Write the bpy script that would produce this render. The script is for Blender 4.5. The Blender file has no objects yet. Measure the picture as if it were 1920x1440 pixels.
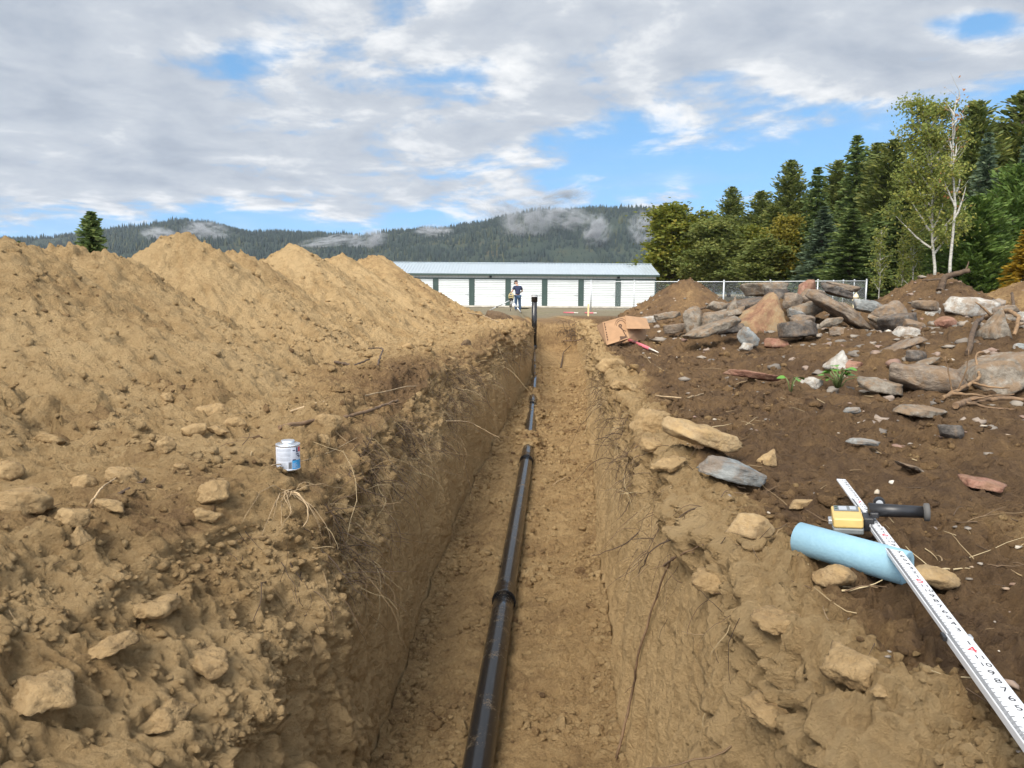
import bpy, bmesh, math, random
import numpy as np
from mathutils import Vector, Matrix, noise as mnoise
random.seed(7); RNG = np.random.default_rng(11)
S = bpy.context.scene
COL = S.collection
R = math.radians
# ---------------------------------------------------------------- camera
CAMZ = 0.62; FPX = 1443.0
PITCH = math.atan((720 - 562) / FPX); ROLL = R(0.42)
_F = np.array([0, math.cos(PITCH), -math.sin(PITCH)])
_R0 = np.array([1., 0, 0]); _U0 = np.array([0, math.sin(PITCH), math.cos(PITCH)])
_R = _R0 * math.cos(ROLL) + _U0 * math.sin(ROLL)
_U = -_R0 * math.sin(ROLL) + _U0 * math.cos(ROLL)
CAMP = np.array([0, 0, CAMZ])
cd = bpy.data.cameras.new('camera'); cam = bpy.data.objects.new('camera', cd); COL.objects.link(cam)
cd.sensor_width = 36; cd.lens = 36 * FPX / 1920; cd.clip_start = 0.05; cd.clip_end = 20000
cam.matrix_world = Matrix(((_R[0], _U[0], -_F[0], 0), (_R[1], _U[1], -_F[1], 0), (_R[2], _U[2], -_F[2], CAMZ), (0, 0, 0, 1)))
S.camera = cam
def ray(px, py):
    return _F + (px - 960) / FPX * _R - (py - 720) / FPX * _U
def at(px, py, d):                       # the point seen at a pixel, d metres ahead
    r = ray(px, py); t = d / r[1]; return CAMP + r * t
# ---------------------------------------------------------------- light
SUN_EL, SUN_AZ = R(46), R(-149)          # azimuth from +Y towards +X
sd = bpy.data.lights.new('sun', 'SUN'); sun = bpy.data.objects.new('sun', sd); COL.objects.link(sun)
sd.energy = 2.2; sd.angle = R(34); sd.color = (1.0, 0.93, 0.82)
_sv = Vector((math.sin(SUN_AZ) * math.cos(SUN_EL), math.cos(SUN_AZ) * math.cos(SUN_EL), math.sin(SUN_EL)))
sun.rotation_euler = _sv.to_track_quat('Z', 'Y').to_euler()
S.view_settings.view_transform = 'Standard'; S.view_settings.look = 'None'
S.view_settings.exposure = 1.22; S.view_settings.gamma = 1.0
S.cycles.volume_step_rate = 1.0
S.cycles.max_bounces = 6; S.cycles.transparent_max_bounces = 12; S.cycles.volume_bounces = 0

class NT:
    """small helper for writing node trees"""
    def __init__(s, tree): s.t = tree; s.n = tree.nodes; s.l = tree.links
    def node(s, typ, **kw):
        n = s.n.new(typ)
        for k, v in kw.items():
            if k == 'inp':
                for kk, vv in v.items():
                    if hasattr(vv, 'is_linked'): s.l.new(vv, n.inputs[kk])
                    else: n.inputs[kk].default_value = vv
            else: setattr(n, k, v)
        return n
    def math(s, op, a, b=None, c=None, clamp=False):
        n = s.n.new('ShaderNodeMath'); n.operation = op; n.use_clamp = clamp
        for i, v in enumerate((a, b, c)):
            if v is None: continue
            if hasattr(v, 'is_linked'): s.l.new(v, n.inputs[i])
            else: n.inputs[i].default_value = v
        return n.outputs[0]
    def vmath(s, op, a, b=None):
        n = s.n.new('ShaderNodeVectorMath'); n.operation = op
        for i, v in enumerate((a, b)):
            if v is None: continue
            if hasattr(v, 'is_linked'): s.l.new(v, n.inputs[i])
            else: n.inputs[i].default_value = v
        return n.outputs[0]
    def noise(s, vec, scale, detail=4, rough=0.55, dist=0.0):
        return s.node('ShaderNodeTexNoise', inp={'Vector': vec, 'Scale': scale, 'Detail': detail, 'Roughness': rough, 'Distortion': dist}).outputs['Fac']
    def ramp(s, fac, stops, interp='LINEAR'):
        n = s.n.new('ShaderNodeValToRGB'); cr = n.color_ramp; cr.interpolation = interp
        while len(cr.elements) < len(stops): cr.elements.new(0.5)
        for e, (p, c) in zip(cr.elements, stops):
            e.position = p; e.color = (c, c, c, 1) if not hasattr(c, '__len__') else (*c[:3], 1)
        s.l.new(fac, n.inputs[0]); return n.outputs[0]
    def mix(s, fac, a, b, mode='MIX'):
        n = s.n.new('ShaderNodeMix'); n.data_type = 'RGBA'; n.blend_type = mode
        for k, v in ((0, fac), (6, a), (7, b)):
            if hasattr(v, 'is_linked'): s.l.new(v, n.inputs[k])
            else: n.inputs[k].default_value = v if k == 0 else (*v[:3], 1)
        return n.outputs[2]
    def smooth(s, v, lo, hi):
        n = s.n.new('ShaderNodeMapRange'); n.interpolation_type = 'SMOOTHSTEP'
        s.l.new(v, n.inputs[0]); n.inputs[1].default_value = lo; n.inputs[2].default_value = hi
        n.inputs[3].default_value = 0; n.inputs[4].default_value = 1
        return n.outputs[0]

# ---------------------------------------------------------------- sky: blue sky and broken cloud, by direction
W = bpy.data.worlds.new('World'); S.world = W; W.use_nodes = True
w = NT(W.node_tree); w.n.clear()
sky = w.node('ShaderNodeTexSky', sky_type='NISHITA', sun_disc=False, sun_elevation=SUN_EL, sun_rotation=SUN_AZ,
             altitude=700, air_density=1.0, dust_density=0.6, ozone_density=2.5)
tc = w.node('ShaderNodeTexCoord'); D = tc.outputs['Generated']
sx = w.node('ShaderNodeSeparateXYZ', inp={0: D}); dx, dy, dz = sx.outputs
w.l.new(w.node('ShaderNodeCombineXYZ', inp={0: dx, 1: dy, 2: w.math('ADD', w.math('MULTIPLY', dz, 0.75), 0.20)}).outputs[0], sky.inputs['Vector'])
zc = w.math('ADD', w.math('MAXIMUM', dz, 0.0), 0.17)
pv = w.node('ShaderNodeCombineXYZ', inp={0: w.math('DIVIDE', dx, zc), 1: w.math('DIVIDE', dy, zc), 2: 0.0}).outputs[0]
fy = w.math('MAXIMUM', dy, 0.25)
az = w.math('DIVIDE', dx, fy); el = w.math('DIVIDE', dz, fy)
fc = w.node('ShaderNodeFloatCurve'); cv = fc.mapping.curves[0]      # lower rim of the cloud deck over the azimuth
pts = [(0.0, 0.17), (0.18, 0.205), (0.35, 0.25), (0.45, 0.29), (0.5, 0.345), (0.60, 0.43), (0.70, 0.485), (0.76, 0.50), (0.86, 0.54), (1.0, 0.60)]
cv.points[0].location = pts[0]; cv.points[1].location = pts[-1]
for p in pts[1:-1]: cv.points.new(*p)
fc.mapping.update()
w.l.new(w.math('MULTIPLY_ADD', az, 0.5, 0.5), fc.inputs['Value'])
rim = w.math('MULTIPLY', fc.outputs[0], 0.5)
above = w.math('SUBTRACT', el, rim)
def cloudfield(off):
    v = w.vmath('ADD', pv, off)
    big = w.noise(v, 0.9, 2, 0.5, 0.4)
    det = w.noise(v, 3.1, 10, 0.60, 0.2)
    return w.math('ADD', w.math('MULTIPLY', big, 0.55), w.math('MULTIPLY', det, 0.75))
c0 = cloudfield((3.1, 1.7, 0)); c1 = cloudfield((2.995, 1.76, 0))
hole = w.math('ADD', w.math('POWER', w.math('DIVIDE', w.math('SUBTRACT', az, 0.575), 0.085), 2.0),
              w.math('POWER', w.math('DIVIDE', w.math('SUBTRACT', el, 0.345), 0.022), 2.0))
hole = w.math('MULTIPLY', w.math('EXPONENT', w.math('MULTIPLY', hole, -1.0)), 0.30)
bias = w.math('MULTIPLY_ADD', w.smooth(above, -0.085, 0.05), 0.455, -0.335)
low = w.math('MULTIPLY', w.math('MULTIPLY', w.smooth(el, 0.19, 0.11), w.smooth(az, -0.35, 0.05)), 0.185)
dens = w.math('ADD', c0, w.math('ADD', w.math('SUBTRACT', bias, hole), low))
cover = w.math('ADD', w.smooth(dens, 0.53, 0.70), w.math('MULTIPLY', w.smooth(w.noise(pv, 0.9, 6, 0.6, 0.6), 0.45, 0.75), 0.30), clamp=True)
thick = w.smooth(dens, 0.62, 0.98)
lit = w.math('MULTIPLY_ADD', w.math('SUBTRACT', c0, c1), 3.9, 0.5, clamp=True)
shade = w.math('ADD', w.math('MULTIPLY', lit, 0.62), w.math('MULTIPLY', w.math('SUBTRACT', 1.0, thick), 0.45))
ccol = w.ramp(shade, [(0.0, (0.35, 0.40, 0.48)), (0.35, (0.465, 0.52, 0.605)), (0.72, (0.61, 0.655, 0.72)), (1.0, (0.96, 0.97, 0.98))])
hs_ = w.node('ShaderNodeHueSaturation', inp={'Hue': 0.487, 'Saturation': 1.12, 'Value': 0.92, 'Color': sky.outputs[0]})
bg1 = w.node('ShaderNodeBackground', inp={'Color': hs_.outputs[0], 'Strength': 0.11})
cst = w.math('MULTIPLY_ADD', w.smooth(dy, 0.2, -0.4), 0.70, 0.44)
bg2 = w.node('ShaderNodeBackground', inp={'Color': ccol, 'Strength': cst})
mx = w.node('ShaderNodeMixShader', inp={0: cover, 1: bg1.outputs[0], 2: bg2.outputs[0]})
wo = w.node('ShaderNodeOutputWorld', inp={0: mx.outputs[0]})

# ---------------------------------------------------------------- numpy noise
def _h(ix, iy, iz, seed):
    h = (ix.astype(np.int64) * 374761393 + iy.astype(np.int64) * 668265263 + iz * 2147483647 + seed * 974711) & 0xffffffff
    h = ((h ^ (h >> 13)) * 1274126177) & 0xffffffff
    h = ((h ^ (h >> 16)) * 2246822519) & 0xffffffff
    return (h ^ (h >> 15)) & 0xffffffff
def perlin2(x, y, seed=0):
    x = np.asarray(x, float); y = np.asarray(y, float)
    ix = np.floor(x); iy = np.floor(y); fx = x - ix; fy_ = y - iy
    ix = ix.astype(np.int64); iy = iy.astype(np.int64)
    u = fx * fx * fx * (fx * (fx * 6 - 15) + 10); v = fy_ * fy_ * fy_ * (fy_ * (fy_ * 6 - 15) + 10)
    def g(a, b, X, Y):
        an = _h(a, b, 0, seed) * (2 * np.pi / 4294967296.0); return np.cos(an) * X + np.sin(an) * Y
    n0 = g(ix, iy, fx, fy_); n1 = g(ix + 1, iy, fx - 1, fy_)
    n2 = g(ix, iy + 1, fx, fy_ - 1); n3 = g(ix + 1, iy + 1, fx - 1, fy_ - 1)
    return ((n0 + u * (n1 - n0)) * (1 - v) + (n2 + u * (n3 - n2)) * v) * 1.4
def fbm2(x, y, octs=4, seed=0, gain=0.5, kind='n'):
    s = 0; a = 1.0; t = 0; f = 1.0
    for i in range(octs):
        n = perlin2(x * f + 17.3 * i, y * f - 9.1 * i, seed + i)
        if kind == 'b': n = np.abs(n) * 2 - 0.5
        if kind == 'r': n = 0.6 - np.abs(n) * 2
        s = s + a * n; t += a; a *= gain; f *= 2.03
    return s / t
def vor2(x, y, seed=0):
    ix = np.floor(x).astype(np.int64); iy = np.floor(y).astype(np.int64)
    f1 = np.full(np.shape(x), 9.0); f2 = f1.copy(); cid = np.zeros(np.shape(x))
    for i in (-1, 0, 1):
        for j in (-1, 0, 1):
            h = _h(ix + i, iy + j, 0, seed)
            px = ix + i + (h & 1023) / 1023.0; py = iy + j + ((h >> 10) & 1023) / 1023.0
            d = np.hypot(x - px, y - py); r = (h >> 20) / 4096.0
            c = d < f1
            f2 = np.where(c, f1, np.minimum(f2, d)); cid = np.where(c, r, cid); f1 = np.where(c, d, f1)
    return f1, f2, cid
def clods(x, y, f, seed, prob=0.5, rmax=0.5):
    """rounded lumps lying about: height in metres"""
    d, _, c = vor2(x * f + 0.25 * perlin2(x * f * 2, y * f * 2, seed + 5), y * f + 0.25 * perlin2(x * f * 2 + 7, y * f * 2, seed + 6), seed)
    r = np.where(c < prob, rmax * (0.35 + 0.65 * c / prob), 0.001)
    return np.sqrt(np.maximum(0, 1 - (d / r) ** 2)) * r / f * 0.75
def facets(x, y, f, seed, tilt=1.0):
    """broken-soil chunks: every cell its own height and tilt, about -0.5..0.5"""
    x = x * f + 0.30 * perlin2(x * f * 1.3, y * f * 1.3, seed + 1) + 0.12 * perlin2(x * f * 4, y * f * 4, seed + 2)
    y = y * f + 0.30 * perlin2(x * 1.3 + 5, y * f * 1.3, seed + 3) + 0.12 * perlin2(x * 4, y * f * 4 + 3, seed + 4)
    ix = np.floor(x).astype(np.int64); iy = np.floor(y).astype(np.int64)
    f1 = np.full(np.shape(x), 9.0); out = np.zeros(np.shape(x)); f2 = f1.copy()
    for i in (-1, 0, 1):
        for j in (-1, 0, 1):
            h = _h(ix + i, iy + j, 0, seed); h2 = _h(ix + i, iy + j, 5, seed + 77)
            qx = ix + i + (h & 1023) / 1023.0; qy = iy + j + ((h >> 10) & 1023) / 1023.0
            ex = x - qx; ey = y - qy; d = np.hypot(ex, ey)
            val = (h >> 20) / 4096.0 - 0.5 + tilt * (((h2 & 1023) / 1023.0 - 0.5) * ex + (((h2 >> 10) & 1023) / 1023.0 - 0.5) * ey) * 1.6
            c = d < f1
            f2 = np.where(c, f1, np.minimum(f2, d)); out = np.where(c, val, out); f1 = np.where(c, d, f1)
    return out - 0.45 * (1 - sstep(f2 - f1, 0.0, 0.10))
def sstep(x, a, b):
    t = np.clip((x - a) / (b - a), 0, 1); return t * t * (3 - 2 * t)

# ---------------------------------------------------------------- mesh and object helpers
def mesh_np(name, V, Fq, mat=None, smooth=True, attrs=None):
    """mesh from arrays; Fq (n,3) or (n,4)"""
    me = bpy.data.meshes.new(name); V = np.ascontiguousarray(V, dtype=np.float32); Fq = np.asarray(Fq, dtype=np.int32)
    k = Fq.shape[1]; n = len(Fq)
    me.vertices.add(len(V)); me.vertices.foreach_set('co', V.ravel())
    me.loops.add(n * k); me.loops.foreach_set('vertex_index', Fq.ravel())
    me.polygons.add(n); me.polygons.foreach_set('loop_start', np.arange(0, n * k, k, dtype=np.int32))
    if smooth: me.polygons.foreach_set('use_smooth', np.ones(n, dtype=bool))
    me.update(calc_edges=True)
    for an, av in (attrs or {}).items():
        a = me.attributes.new(an, 'FLOAT', 'POINT'); a.data.foreach_set('value', np.ascontiguousarray(av, dtype=np.float32).ravel())
    if mat: me.materials.append(mat)
    return me
def link(name, me, parent=None, kind=None):
    o = bpy.data.objects.new(name, me); COL.objects.link(o)
    if parent: o.parent = parent
    if kind: o['kind'] = kind
    return o
def tag(o, label, cat, group=None):
    o['label'] = label; o['category'] = cat
    if group: o['group'] = group
    return o
def empty(name, loc, label, cat, group=None, rot=(0, 0, 0)):
    o = bpy.data.objects.new(name, None); COL.objects.link(o); o.location = loc; o.rotation_euler = rot; o.empty_display_size = 0.1
    return tag(o, label, cat, group)
class MB:
    """gathers simple shapes into one mesh"""
    def __init__(s): s.v = []; s.f = []
    def add(s, vs, fs):
        b = len(s.v); s.v += [tuple(map(float, q)) for q in vs]; s.f += [tuple(b + i for i in f) for f in fs]; return s
    def box(s, c, d, rot=None):
        hx, hy, hz = d[0] / 2, d[1] / 2, d[2] / 2
        vs = [Vector((x, y, z)) for x in (-hx, hx) for y in (-hy, hy) for z in (-hz, hz)]
        if rot is not None: vs = [rot @ q for q in vs]
        c = Vector(c); vs = [q + c for q in vs]
        return s.add(vs, [(0, 1, 3, 2), (4, 6, 7, 5), (0, 4, 5, 1), (2, 3, 7, 6), (0, 2, 6, 4), (1, 5, 7, 3)])
    def tube(s, pts, rads, n=8, caps=True):
        pts = [Vector(p) for p in pts]; m = len(pts)
        if not hasattr(rads, '__len__'): rads = [rads] * m
        prev = None; rings = []
        for i in range(m):
            t = (pts[min(i + 1, m - 1)] - pts[max(i - 1, 0)]); t = t.normalized() if t.length > 1e-9 else Vector((0, 0, 1))
            if prev is None: a = t.orthogonal().normalized()
            else:
                a = prev - t * prev.dot(t); a = a.normalized() if a.length > 1e-6 else t.orthogonal().normalized()
            prev = a; b = t.cross(a)
            rings.append([pts[i] + (a * math.cos(2 * math.pi * k / n) + b * math.sin(2 * math.pi * k / n)) * rads[i] for k in range(n)])
        vs = [q for r in rings for q in r]; fs = []
        for i in range(m - 1):
            for k in range(n):
                fs.append((i * n + k, i * n + (k + 1) % n, (i + 1) * n + (k + 1) % n, (i + 1) * n + k))
        if caps: fs += [tuple(reversed(range(n))), tuple((m - 1) * n + k for k in range(n))]
        return s.add(vs, fs)
    def lathe(s, prof, n=32, c=(0, 0, 0)):
        """prof: (radius, z) from bottom to top, about the vertical through c"""
        vs = []; fs = []; m = len(prof)
        for r, z in prof:
            for k in range(n): vs.append((c[0] + r * math.cos(2 * math.pi * k / n), c[1] + r * math.sin(2 * math.pi * k / n), c[2] + z))
        for i in range(m - 1):
            for k in range(n): fs.append((i * n + k, i * n + (k + 1) % n, (i + 1) * n + (k + 1) % n, (i + 1) * n + k))
        if prof[0][0] > 1e-6: fs.append(tuple(reversed(range(n))))
        if prof[-1][0] > 1e-6: fs.append(tuple((m - 1) * n + k for k in range(n)))
        return s.add(vs, fs)
    def poly(s, pts): return s.add(pts, [tuple(range(len(pts)))])
    def slab(s, pts, nrm, th):
        """flat polygon given thickness th along nrm"""
        a = [Vector(p) for p in pts]; nv = Vector(nrm).normalized() * th; b = [p + nv for p in a]; n = len(a)
        return s.add(a + b, [tuple(reversed(range(n))), tuple(range(n, 2 * n))] + [(i, (i + 1) % n, n + (i + 1) % n, n + i) for i in range(n)])
    def build(s, name, mat, parent=None, smooth=False, bevel=0, kind=None, autosmooth=None):
        me = bpy.data.meshes.new(name); me.from_pydata(s.v, [], s.f); me.update()
        bm = bmesh.new(); bm.from_mesh(me); bmesh.ops.recalc_face_normals(bm, faces=bm.faces); bm.to_mesh(me); bm.free()
        if mat: me.materials.append(mat)
        if smooth:
            for p in me.polygons: p.use_smooth = len(p.vertices) <= 4
        o = link(name, me, parent, kind)
        if bevel:
            md = o.modifiers.new('bevel', 'BEVEL'); md.width = bevel; md.segments = 2; md.limit_method = 'ANGLE'; md.angle_limit = R(40)
        return o

# ---------------------------------------------------------------- materials
def mat_new(name):
    m = bpy.data.materials.new(name); m.use_nodes = True; t = NT(m.node_tree); t.n.clear()
    b = t.node('ShaderNodeBsdfPrincipled'); o = t.node('ShaderNodeOutputMaterial', inp={0: b.outputs[0]})
    return m, t, b
def bump(t, b, h, strength, dist):
    n = t.node('ShaderNodeBump', inp={'Height': h, 'Strength': strength, 'Distance': dist}); t.l.new(n.outputs[0], b.inputs['Normal'])
def mat_plain(name, col, rough=0.6, metal=0.0, var=0.12, scale=30, spec=0.5, dirt=0.0, bumpd=0.0):
    m, t, b = mat_new(name); P = t.node('ShaderNodeTexCoord').outputs['Object']
    n = t.noise(P, scale, 5, 0.6)
    k = [c * (1 - var) for c in col]; l = [min(1, c * (1 + var)) for c in col]
    c = t.mix(t.smooth(n, 0.3, 0.7), k, l)
    if dirt:
        dn = t.noise(P, scale * 0.35, 6, 0.7); c = t.mix(t.math('MULTIPLY', t.smooth(dn, 0.52, 0.68), dirt), c, (0.27, 0.185, 0.10))
    t.l.new(c, b.inputs['Base Color']); b.inputs['Metallic'].default_value = metal; b.inputs['Specular IOR Level'].default_value = spec
    t.l.new(t.math('MULTIPLY_ADD', n, 0.2, rough - 0.1), b.inputs['Roughness'])
    if bumpd: bump(t, b, t.noise(P, scale * 2.5, 6, 0.65), 0.7, bumpd)
    return m
SANDS = [(0.0, (0.575, 0.400, 0.205)), (0.3, (0.45, 0.298, 0.142)), (0.6, (0.265, 0.165, 0.082)), (1.0, (0.145, 0.091, 0.054))]
def mat_soil(name):
    m, t, b = mat_new(name); P = t.node('ShaderNodeTexCoord').outputs['Object']
    a = t.node('ShaderNodeAttribute', attribute_name='soil').outputs['Fac']
    n1 = t.noise(P, 3.2, 6, 0.62); n2 = t.noise(P, 17, 6, 0.65); n3 = t.noise(P, 95, 5, 0.7)
    s = t.math('ADD', a, t.math('MULTIPLY', t.math('SUBTRACT', n1, 0.5), 0.75))
    s = t.math('ADD', s, t.math('MULTIPLY', t.math('SUBTRACT', n2, 0.5), 0.85))
    s = t.math('ADD', s, t.math('MULTIPLY', t.math('SUBTRACT', n3, 0.5), 0.55), clamp=True)
    c = t.ramp(s, SANDS)
    # far gravel and dry grass
    g = t.node('ShaderNodeAttribute', attribute_name='field').outputs['Fac']
    gc = t.ramp(t.noise(P, 0.35, 7, 0.7), [(0.3, (0.17, 0.145, 0.10)), (0.5, (0.25, 0.21, 0.14)), (0.7, (0.16, 0.16, 0.085))])
    c = t.mix(g, c, gc)
    t.l.new(c, b.inputs['Base Color']); b.inputs['Roughness'].default_value = 0.95; b.inputs['Specular IOR Level'].default_value = 0.15
    bh = t.math('ADD', t.math('MULTIPLY', t.noise(P, 60, 9, 0.78), 1.0), t.math('MULTIPLY', t.noise(P, 22, 3, 0.6), 0.8))
    bump(t, b, bh, 1.0, 0.055)
    return m
M_SOIL = mat_soil('soil')
# ================================================================ GROUND: one sheet, trench and banks to the horizon
def itp(y, pts): return np.interp(y, [p[0] for p in pts], [p[1] for p in pts])
LIPL = [(-3, -1.3), (0.5, -1.25), (1.5, -1.16), (2.1, -1.02), (2.6, -0.70), (3.4, -0.72), (4.3, -0.72), (6, -0.58), (8.2, -0.40), (10, -0.08), (12, 0.18), (15, 0.36), (18.2, 0.42), (4000, 0.42)]
LIPR = [(-3, .60), (0.6, .57), (1.0, .565), (1.45, .55), (2.1, .57), (3.6, .64), (4.5, .72), (6, .80), (8.3, .94), (10, 1.08), (12, 1.24), (15, 1.46), (18.2, 1.62), (4000, 1.62)]
FLL = [(-3, -.56), (0.5, -.56), (2.88, -.50), (5.5, -.41), (8, -.19), (10, 0.0), (12.8, .27), (18.2, .50), (4000, .5)]
FLR = [(-3, .36), (0.5, .40), (2.88, .45), (5.5, .62), (8, .82), (10, .98), (12.8, 1.24), (18.2, 1.52), (4000, 1.52)]
def floor_z(y): return CAMZ - 1.86 + 0.036 * np.clip(y, -3, 30)
def pipe_x(y): return itp(y, [(-3, -.42), (2.8, -.107), (4.1, -.035), (7.46, .155), (13.4, .40), (18, .50)])
def g2(x, y, cx, cy, sx_, sy_): return np.exp(-((x - cx) / sx_) ** 2 - ((y - cy) / sy_) ** 2)
def base_z(x, y):
    z = 0.05 * g2(x, y, -1.2, 9, 2.5, 5) + 0.14 * sstep(y, 8, 15) * (1 - sstep(y, 20, 34))
    z = z + 0.40 * g2(x, y, 4.2, 6.7, 1.5, 1.2) + 0.30 * g2(x, y, 3.2, 8.8, 1.6, 1.0) + 0.25 * g2(x, y, 5.6, 8.2, 1.2, 1.2)
    z = z + 0.16 * g2(x, y, -0.75, 6.3, .5, 1.1) + 0.20 * g2(x, y, -0.30, 9.8, .45, 1.3) + 0.10 * g2(x, y, -0.85, 3.7, .25, .5)
    z = z + 0.02 * np.clip(y - 42, 0, 90) * sstep(x, 13, 24) - 0.10 * sstep(y, 40, 60) * (1 - sstep(x, 13, 24))
    return z
ys = np.concatenate([np.arange(-3, 0.35, 0.06), 0.35 * np.exp(np.arange(0, math.log(21 / 0.35), 0.0036))])
far = [ys[-1]]
while far[-1] < 5200: far.append(far[-1] * 1.045 + 0.05)
ys = np.concatenate([ys, far[1:]])
def sidecols(n_far):
    t = [0.0]
    while t[-1] < 10: t.append(t[-1] + 0.0075 + 0.0085 * t[-1])
    while t[-1] < 5200: t.append(t[-1] * 1.16)
    return np.array(t)
tl = sidecols(0)
NWL = 130; NFL = 150
U = ys[:, None]
wob_ = lambda k, a, b_: (a * perlin2(ys * 1.3, ys * 0 + k, 131) + b_ * perlin2(ys * 4.7, ys * 0 + k, 132) + .35 * b_ * perlin2(ys * 13, ys * 0 + k, 133)) * sstep(ys, 0.2, 1) * (1 - sstep(ys, 17, 18.2))
lipl, lipr, fll, flr = (itp(ys, q)[:, None] for q in (LIPL, LIPR, FLL, FLR))
lipl = lipl + wob_(3.3, .05, .035)[:, None]; lipr = lipr + wob_(7.7, .05, .045)[:, None]; fll = fll + wob_(11.3, .03, .022)[:, None]; flr = flr + wob_(15.7, .03, .022)[:, None]
endz = sstep(ys, 18.15, 18.6)[:, None]                               # the trench ends here
xl = lipl - tl[None, ::-1]; xr = lipr + tl[None, :]
zl = base_z(xl, U); zr = base_z(xr, U)
lipdrop = lambda t: -0.10 * np.exp(-(t / 0.16) ** 2)
zl = zl + lipdrop(tl[None, ::-1]); zr = zr - 0.035 * np.exp(-(tl[None, :] / 0.07) ** 2)
wv = np.linspace(0, 1, NWL + 2)[1:-1][None, :]
gg = 0.55 * sstep(wv, -0.02, 0.34) + 0.45 * wv; ggr = 0.22 * sstep(wv, -0.02, 0.25) + 0.78 * wv
zf = floor_z(ys)[:, None]; topl = zl[:, -1:]; topr = zr[:, :1]
zfe = zf * (1 - endz) + topl * endz
xwl = lipl + (fll - lipl) * gg; zwl = topl + (zfe - topl) * wv
fv = np.linspace(0, 1, NFL)[None, :]
xf = fll + (flr - fll) * fv; zff = zfe + 0 * xf + 0.07 * (np.abs(2 * fv - 1) ** 6)
zfe2 = zf * (1 - endz) + topr * endz
xwr = flr + (lipr - flr) * (1 - ggr[:, ::-1]); zwr = zfe2 + (topr - zfe2) * (1 - wv[:, ::-1])
X = np.concatenate([xl, xwl, xf, xwr, xr], 1); Z = np.concatenate([zl, zwl, zff, zwr, zr], 1); Y = U + 0 * X
NR, NC = X.shape
nl = len(tl); iW1, iF, iW2, iR = nl, nl + NWL, nl + NWL + NFL, nl + 2 * NWL + NFL
# unrolled coordinate across the sheet, zero at the left lip
seg = np.hypot(np.diff(X, axis=1), np.diff(Z, axis=1)); V_ = np.concatenate([np.zeros((NR, 1)), np.cumsum(seg, 1)], 1)
V_ = V_ - V_[:, nl - 1:nl]; V_ = np.clip(V_, -60, 60)
# normals of the base sheet
P = np.stack([X, Y, Z], -1)
N = np.cross(np.gradient(P, axis=1), np.gradient(P, axis=0)); N /= np.linalg.norm(N, axis=-1, keepdims=True) + 1e-12
cidx = np.arange(NC)[None, :]
tw = np.zeros((NR, NC)); tw[:, iW1:iF] = wv; tw[:, iW2:iR] = wv[:, ::-1]     # depth fraction down a wall
wl = ((cidx >= iW1) & (cidx < iF)) + 0.0 * X; wr_ = ((cidx >= iW2) & (cidx < iR)) + 0.0 * X; fl = ((cidx >= iF) & (cidx < iW2)) + 0.0 * X
def soften(m):
    k = np.ones(15) / 15; return np.apply_along_axis(lambda r: np.convolve(r, k, mode='same'), 0, m.T[:, :1]).T if False else m
live = (1 - endz)
wall = (wl + wr_) * live; flo = fl * live; bank = 1 - (wl + wr_ + fl) * live
nearm = (ys < 22) ; rows = slice(0, int(nearm.sum()))
u = Y[rows]; v = V_[rows]; x = X[rows]
fade = 1 - sstep(u, 16, 22)
lump = fbm2(u * 0.9, v * 0.9, 3, 3)
rough = fbm2(u * 3.2, v * 3.2, 5, 21, 0.55, 'b')
fine = fbm2(u * 15, v * 15, 4, 31, 0.6, 'r')
cl1 = clods(u, v, 3.6, 41, 0.35); cl2 = clods(u, v, 8.5, 42, 0.42); cl3 = clods(u, v, 21, 43, 0.5); cl4 = clods(u, v, 47, 44, 0.55)
patch = sstep(fbm2(u * 1.3, v * 1.3, 3, 55), -0.25, 0.3)
nearl = g2(x, u, -1.3, 1.5, .55, 1.0)
calm = 1 - 0.75 * g2(x, u, 1.0, 1.6, .6, 1.1)
d_bank = calm * 0.10 * lump - .01 * g2(x, u, 1.0, 1.6, .6, 1.1) + 0.055 * rough + 0.012 * fine + (0.6 * cl1 + 0.9 * cl2 + 0.9 * cl3 + cl4) * (0.35 + 0.65 * patch)
fa1 = facets(u, v, 3.4, 501); fa2 = facets(u, v, 8.0, 502); grain = fbm2(u * 34, v * 34, 3, 505, 0.65, 'b'); fa3 = facets(u, v, 19, 503); fa4 = facets(u, v, 42, 504)
chunky = sstep(fbm2(u * 0.8 + 3, v * 0.8, 3, 57), -0.35, 0.35)
d_bank = d_bank + chunky * calm * (0.045 * fa1 + 0.036 * fa2) + 0.020 * fa3 * (0.4 + 0.6 * patch) + 0.011 * fa4 + 0.007 * grain
nearb = g2(x, u, .80, 1.25, .28, .75)
d_bank = d_bank + nearb * (0.05 * fbm2(u * 4.5, v * 4.5, 5, 141, .6, 'b') + 0.035 * fa2 + 0.03 * fa1 + .012 * fa3)
d_bank = d_bank + nearl * (0.06 * fbm2(u * 3.5, v * 3.5, 4, 77, 0.55) + 0.028 * fbm2(u * 10, v * 10, 5, 79, 0.62, 'b'))
groove = fbm2(u * 13, v * 1.1, 3, 61, 0.55); slab_ = fbm2(u * 1.7, v * 1.5, 3, 63)
f1, f2, cc = vor2(u * 3.0 + 0.5 * perlin2(u * 4, v * 4, 8), v * 2.3 + 0.5 * perlin2(u * 4, v * 4, 9), 66)
thin_ = (wr_[rows] > .5) * (1 - sstep(u, 2.6, 4.2)); top = 1 - sstep(tw[rows], 0.16 - .12 * thin_, 0.42 - .22 * thin_)
chunk = (cc - 0.5) * 0.055
f1b, f2b, ccb = vor2(u * 8 + 0.5 * perlin2(u * 9, v * 9, 18), v * 8 + 0.5 * perlin2(u * 9, v * 9, 19), 67)
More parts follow.
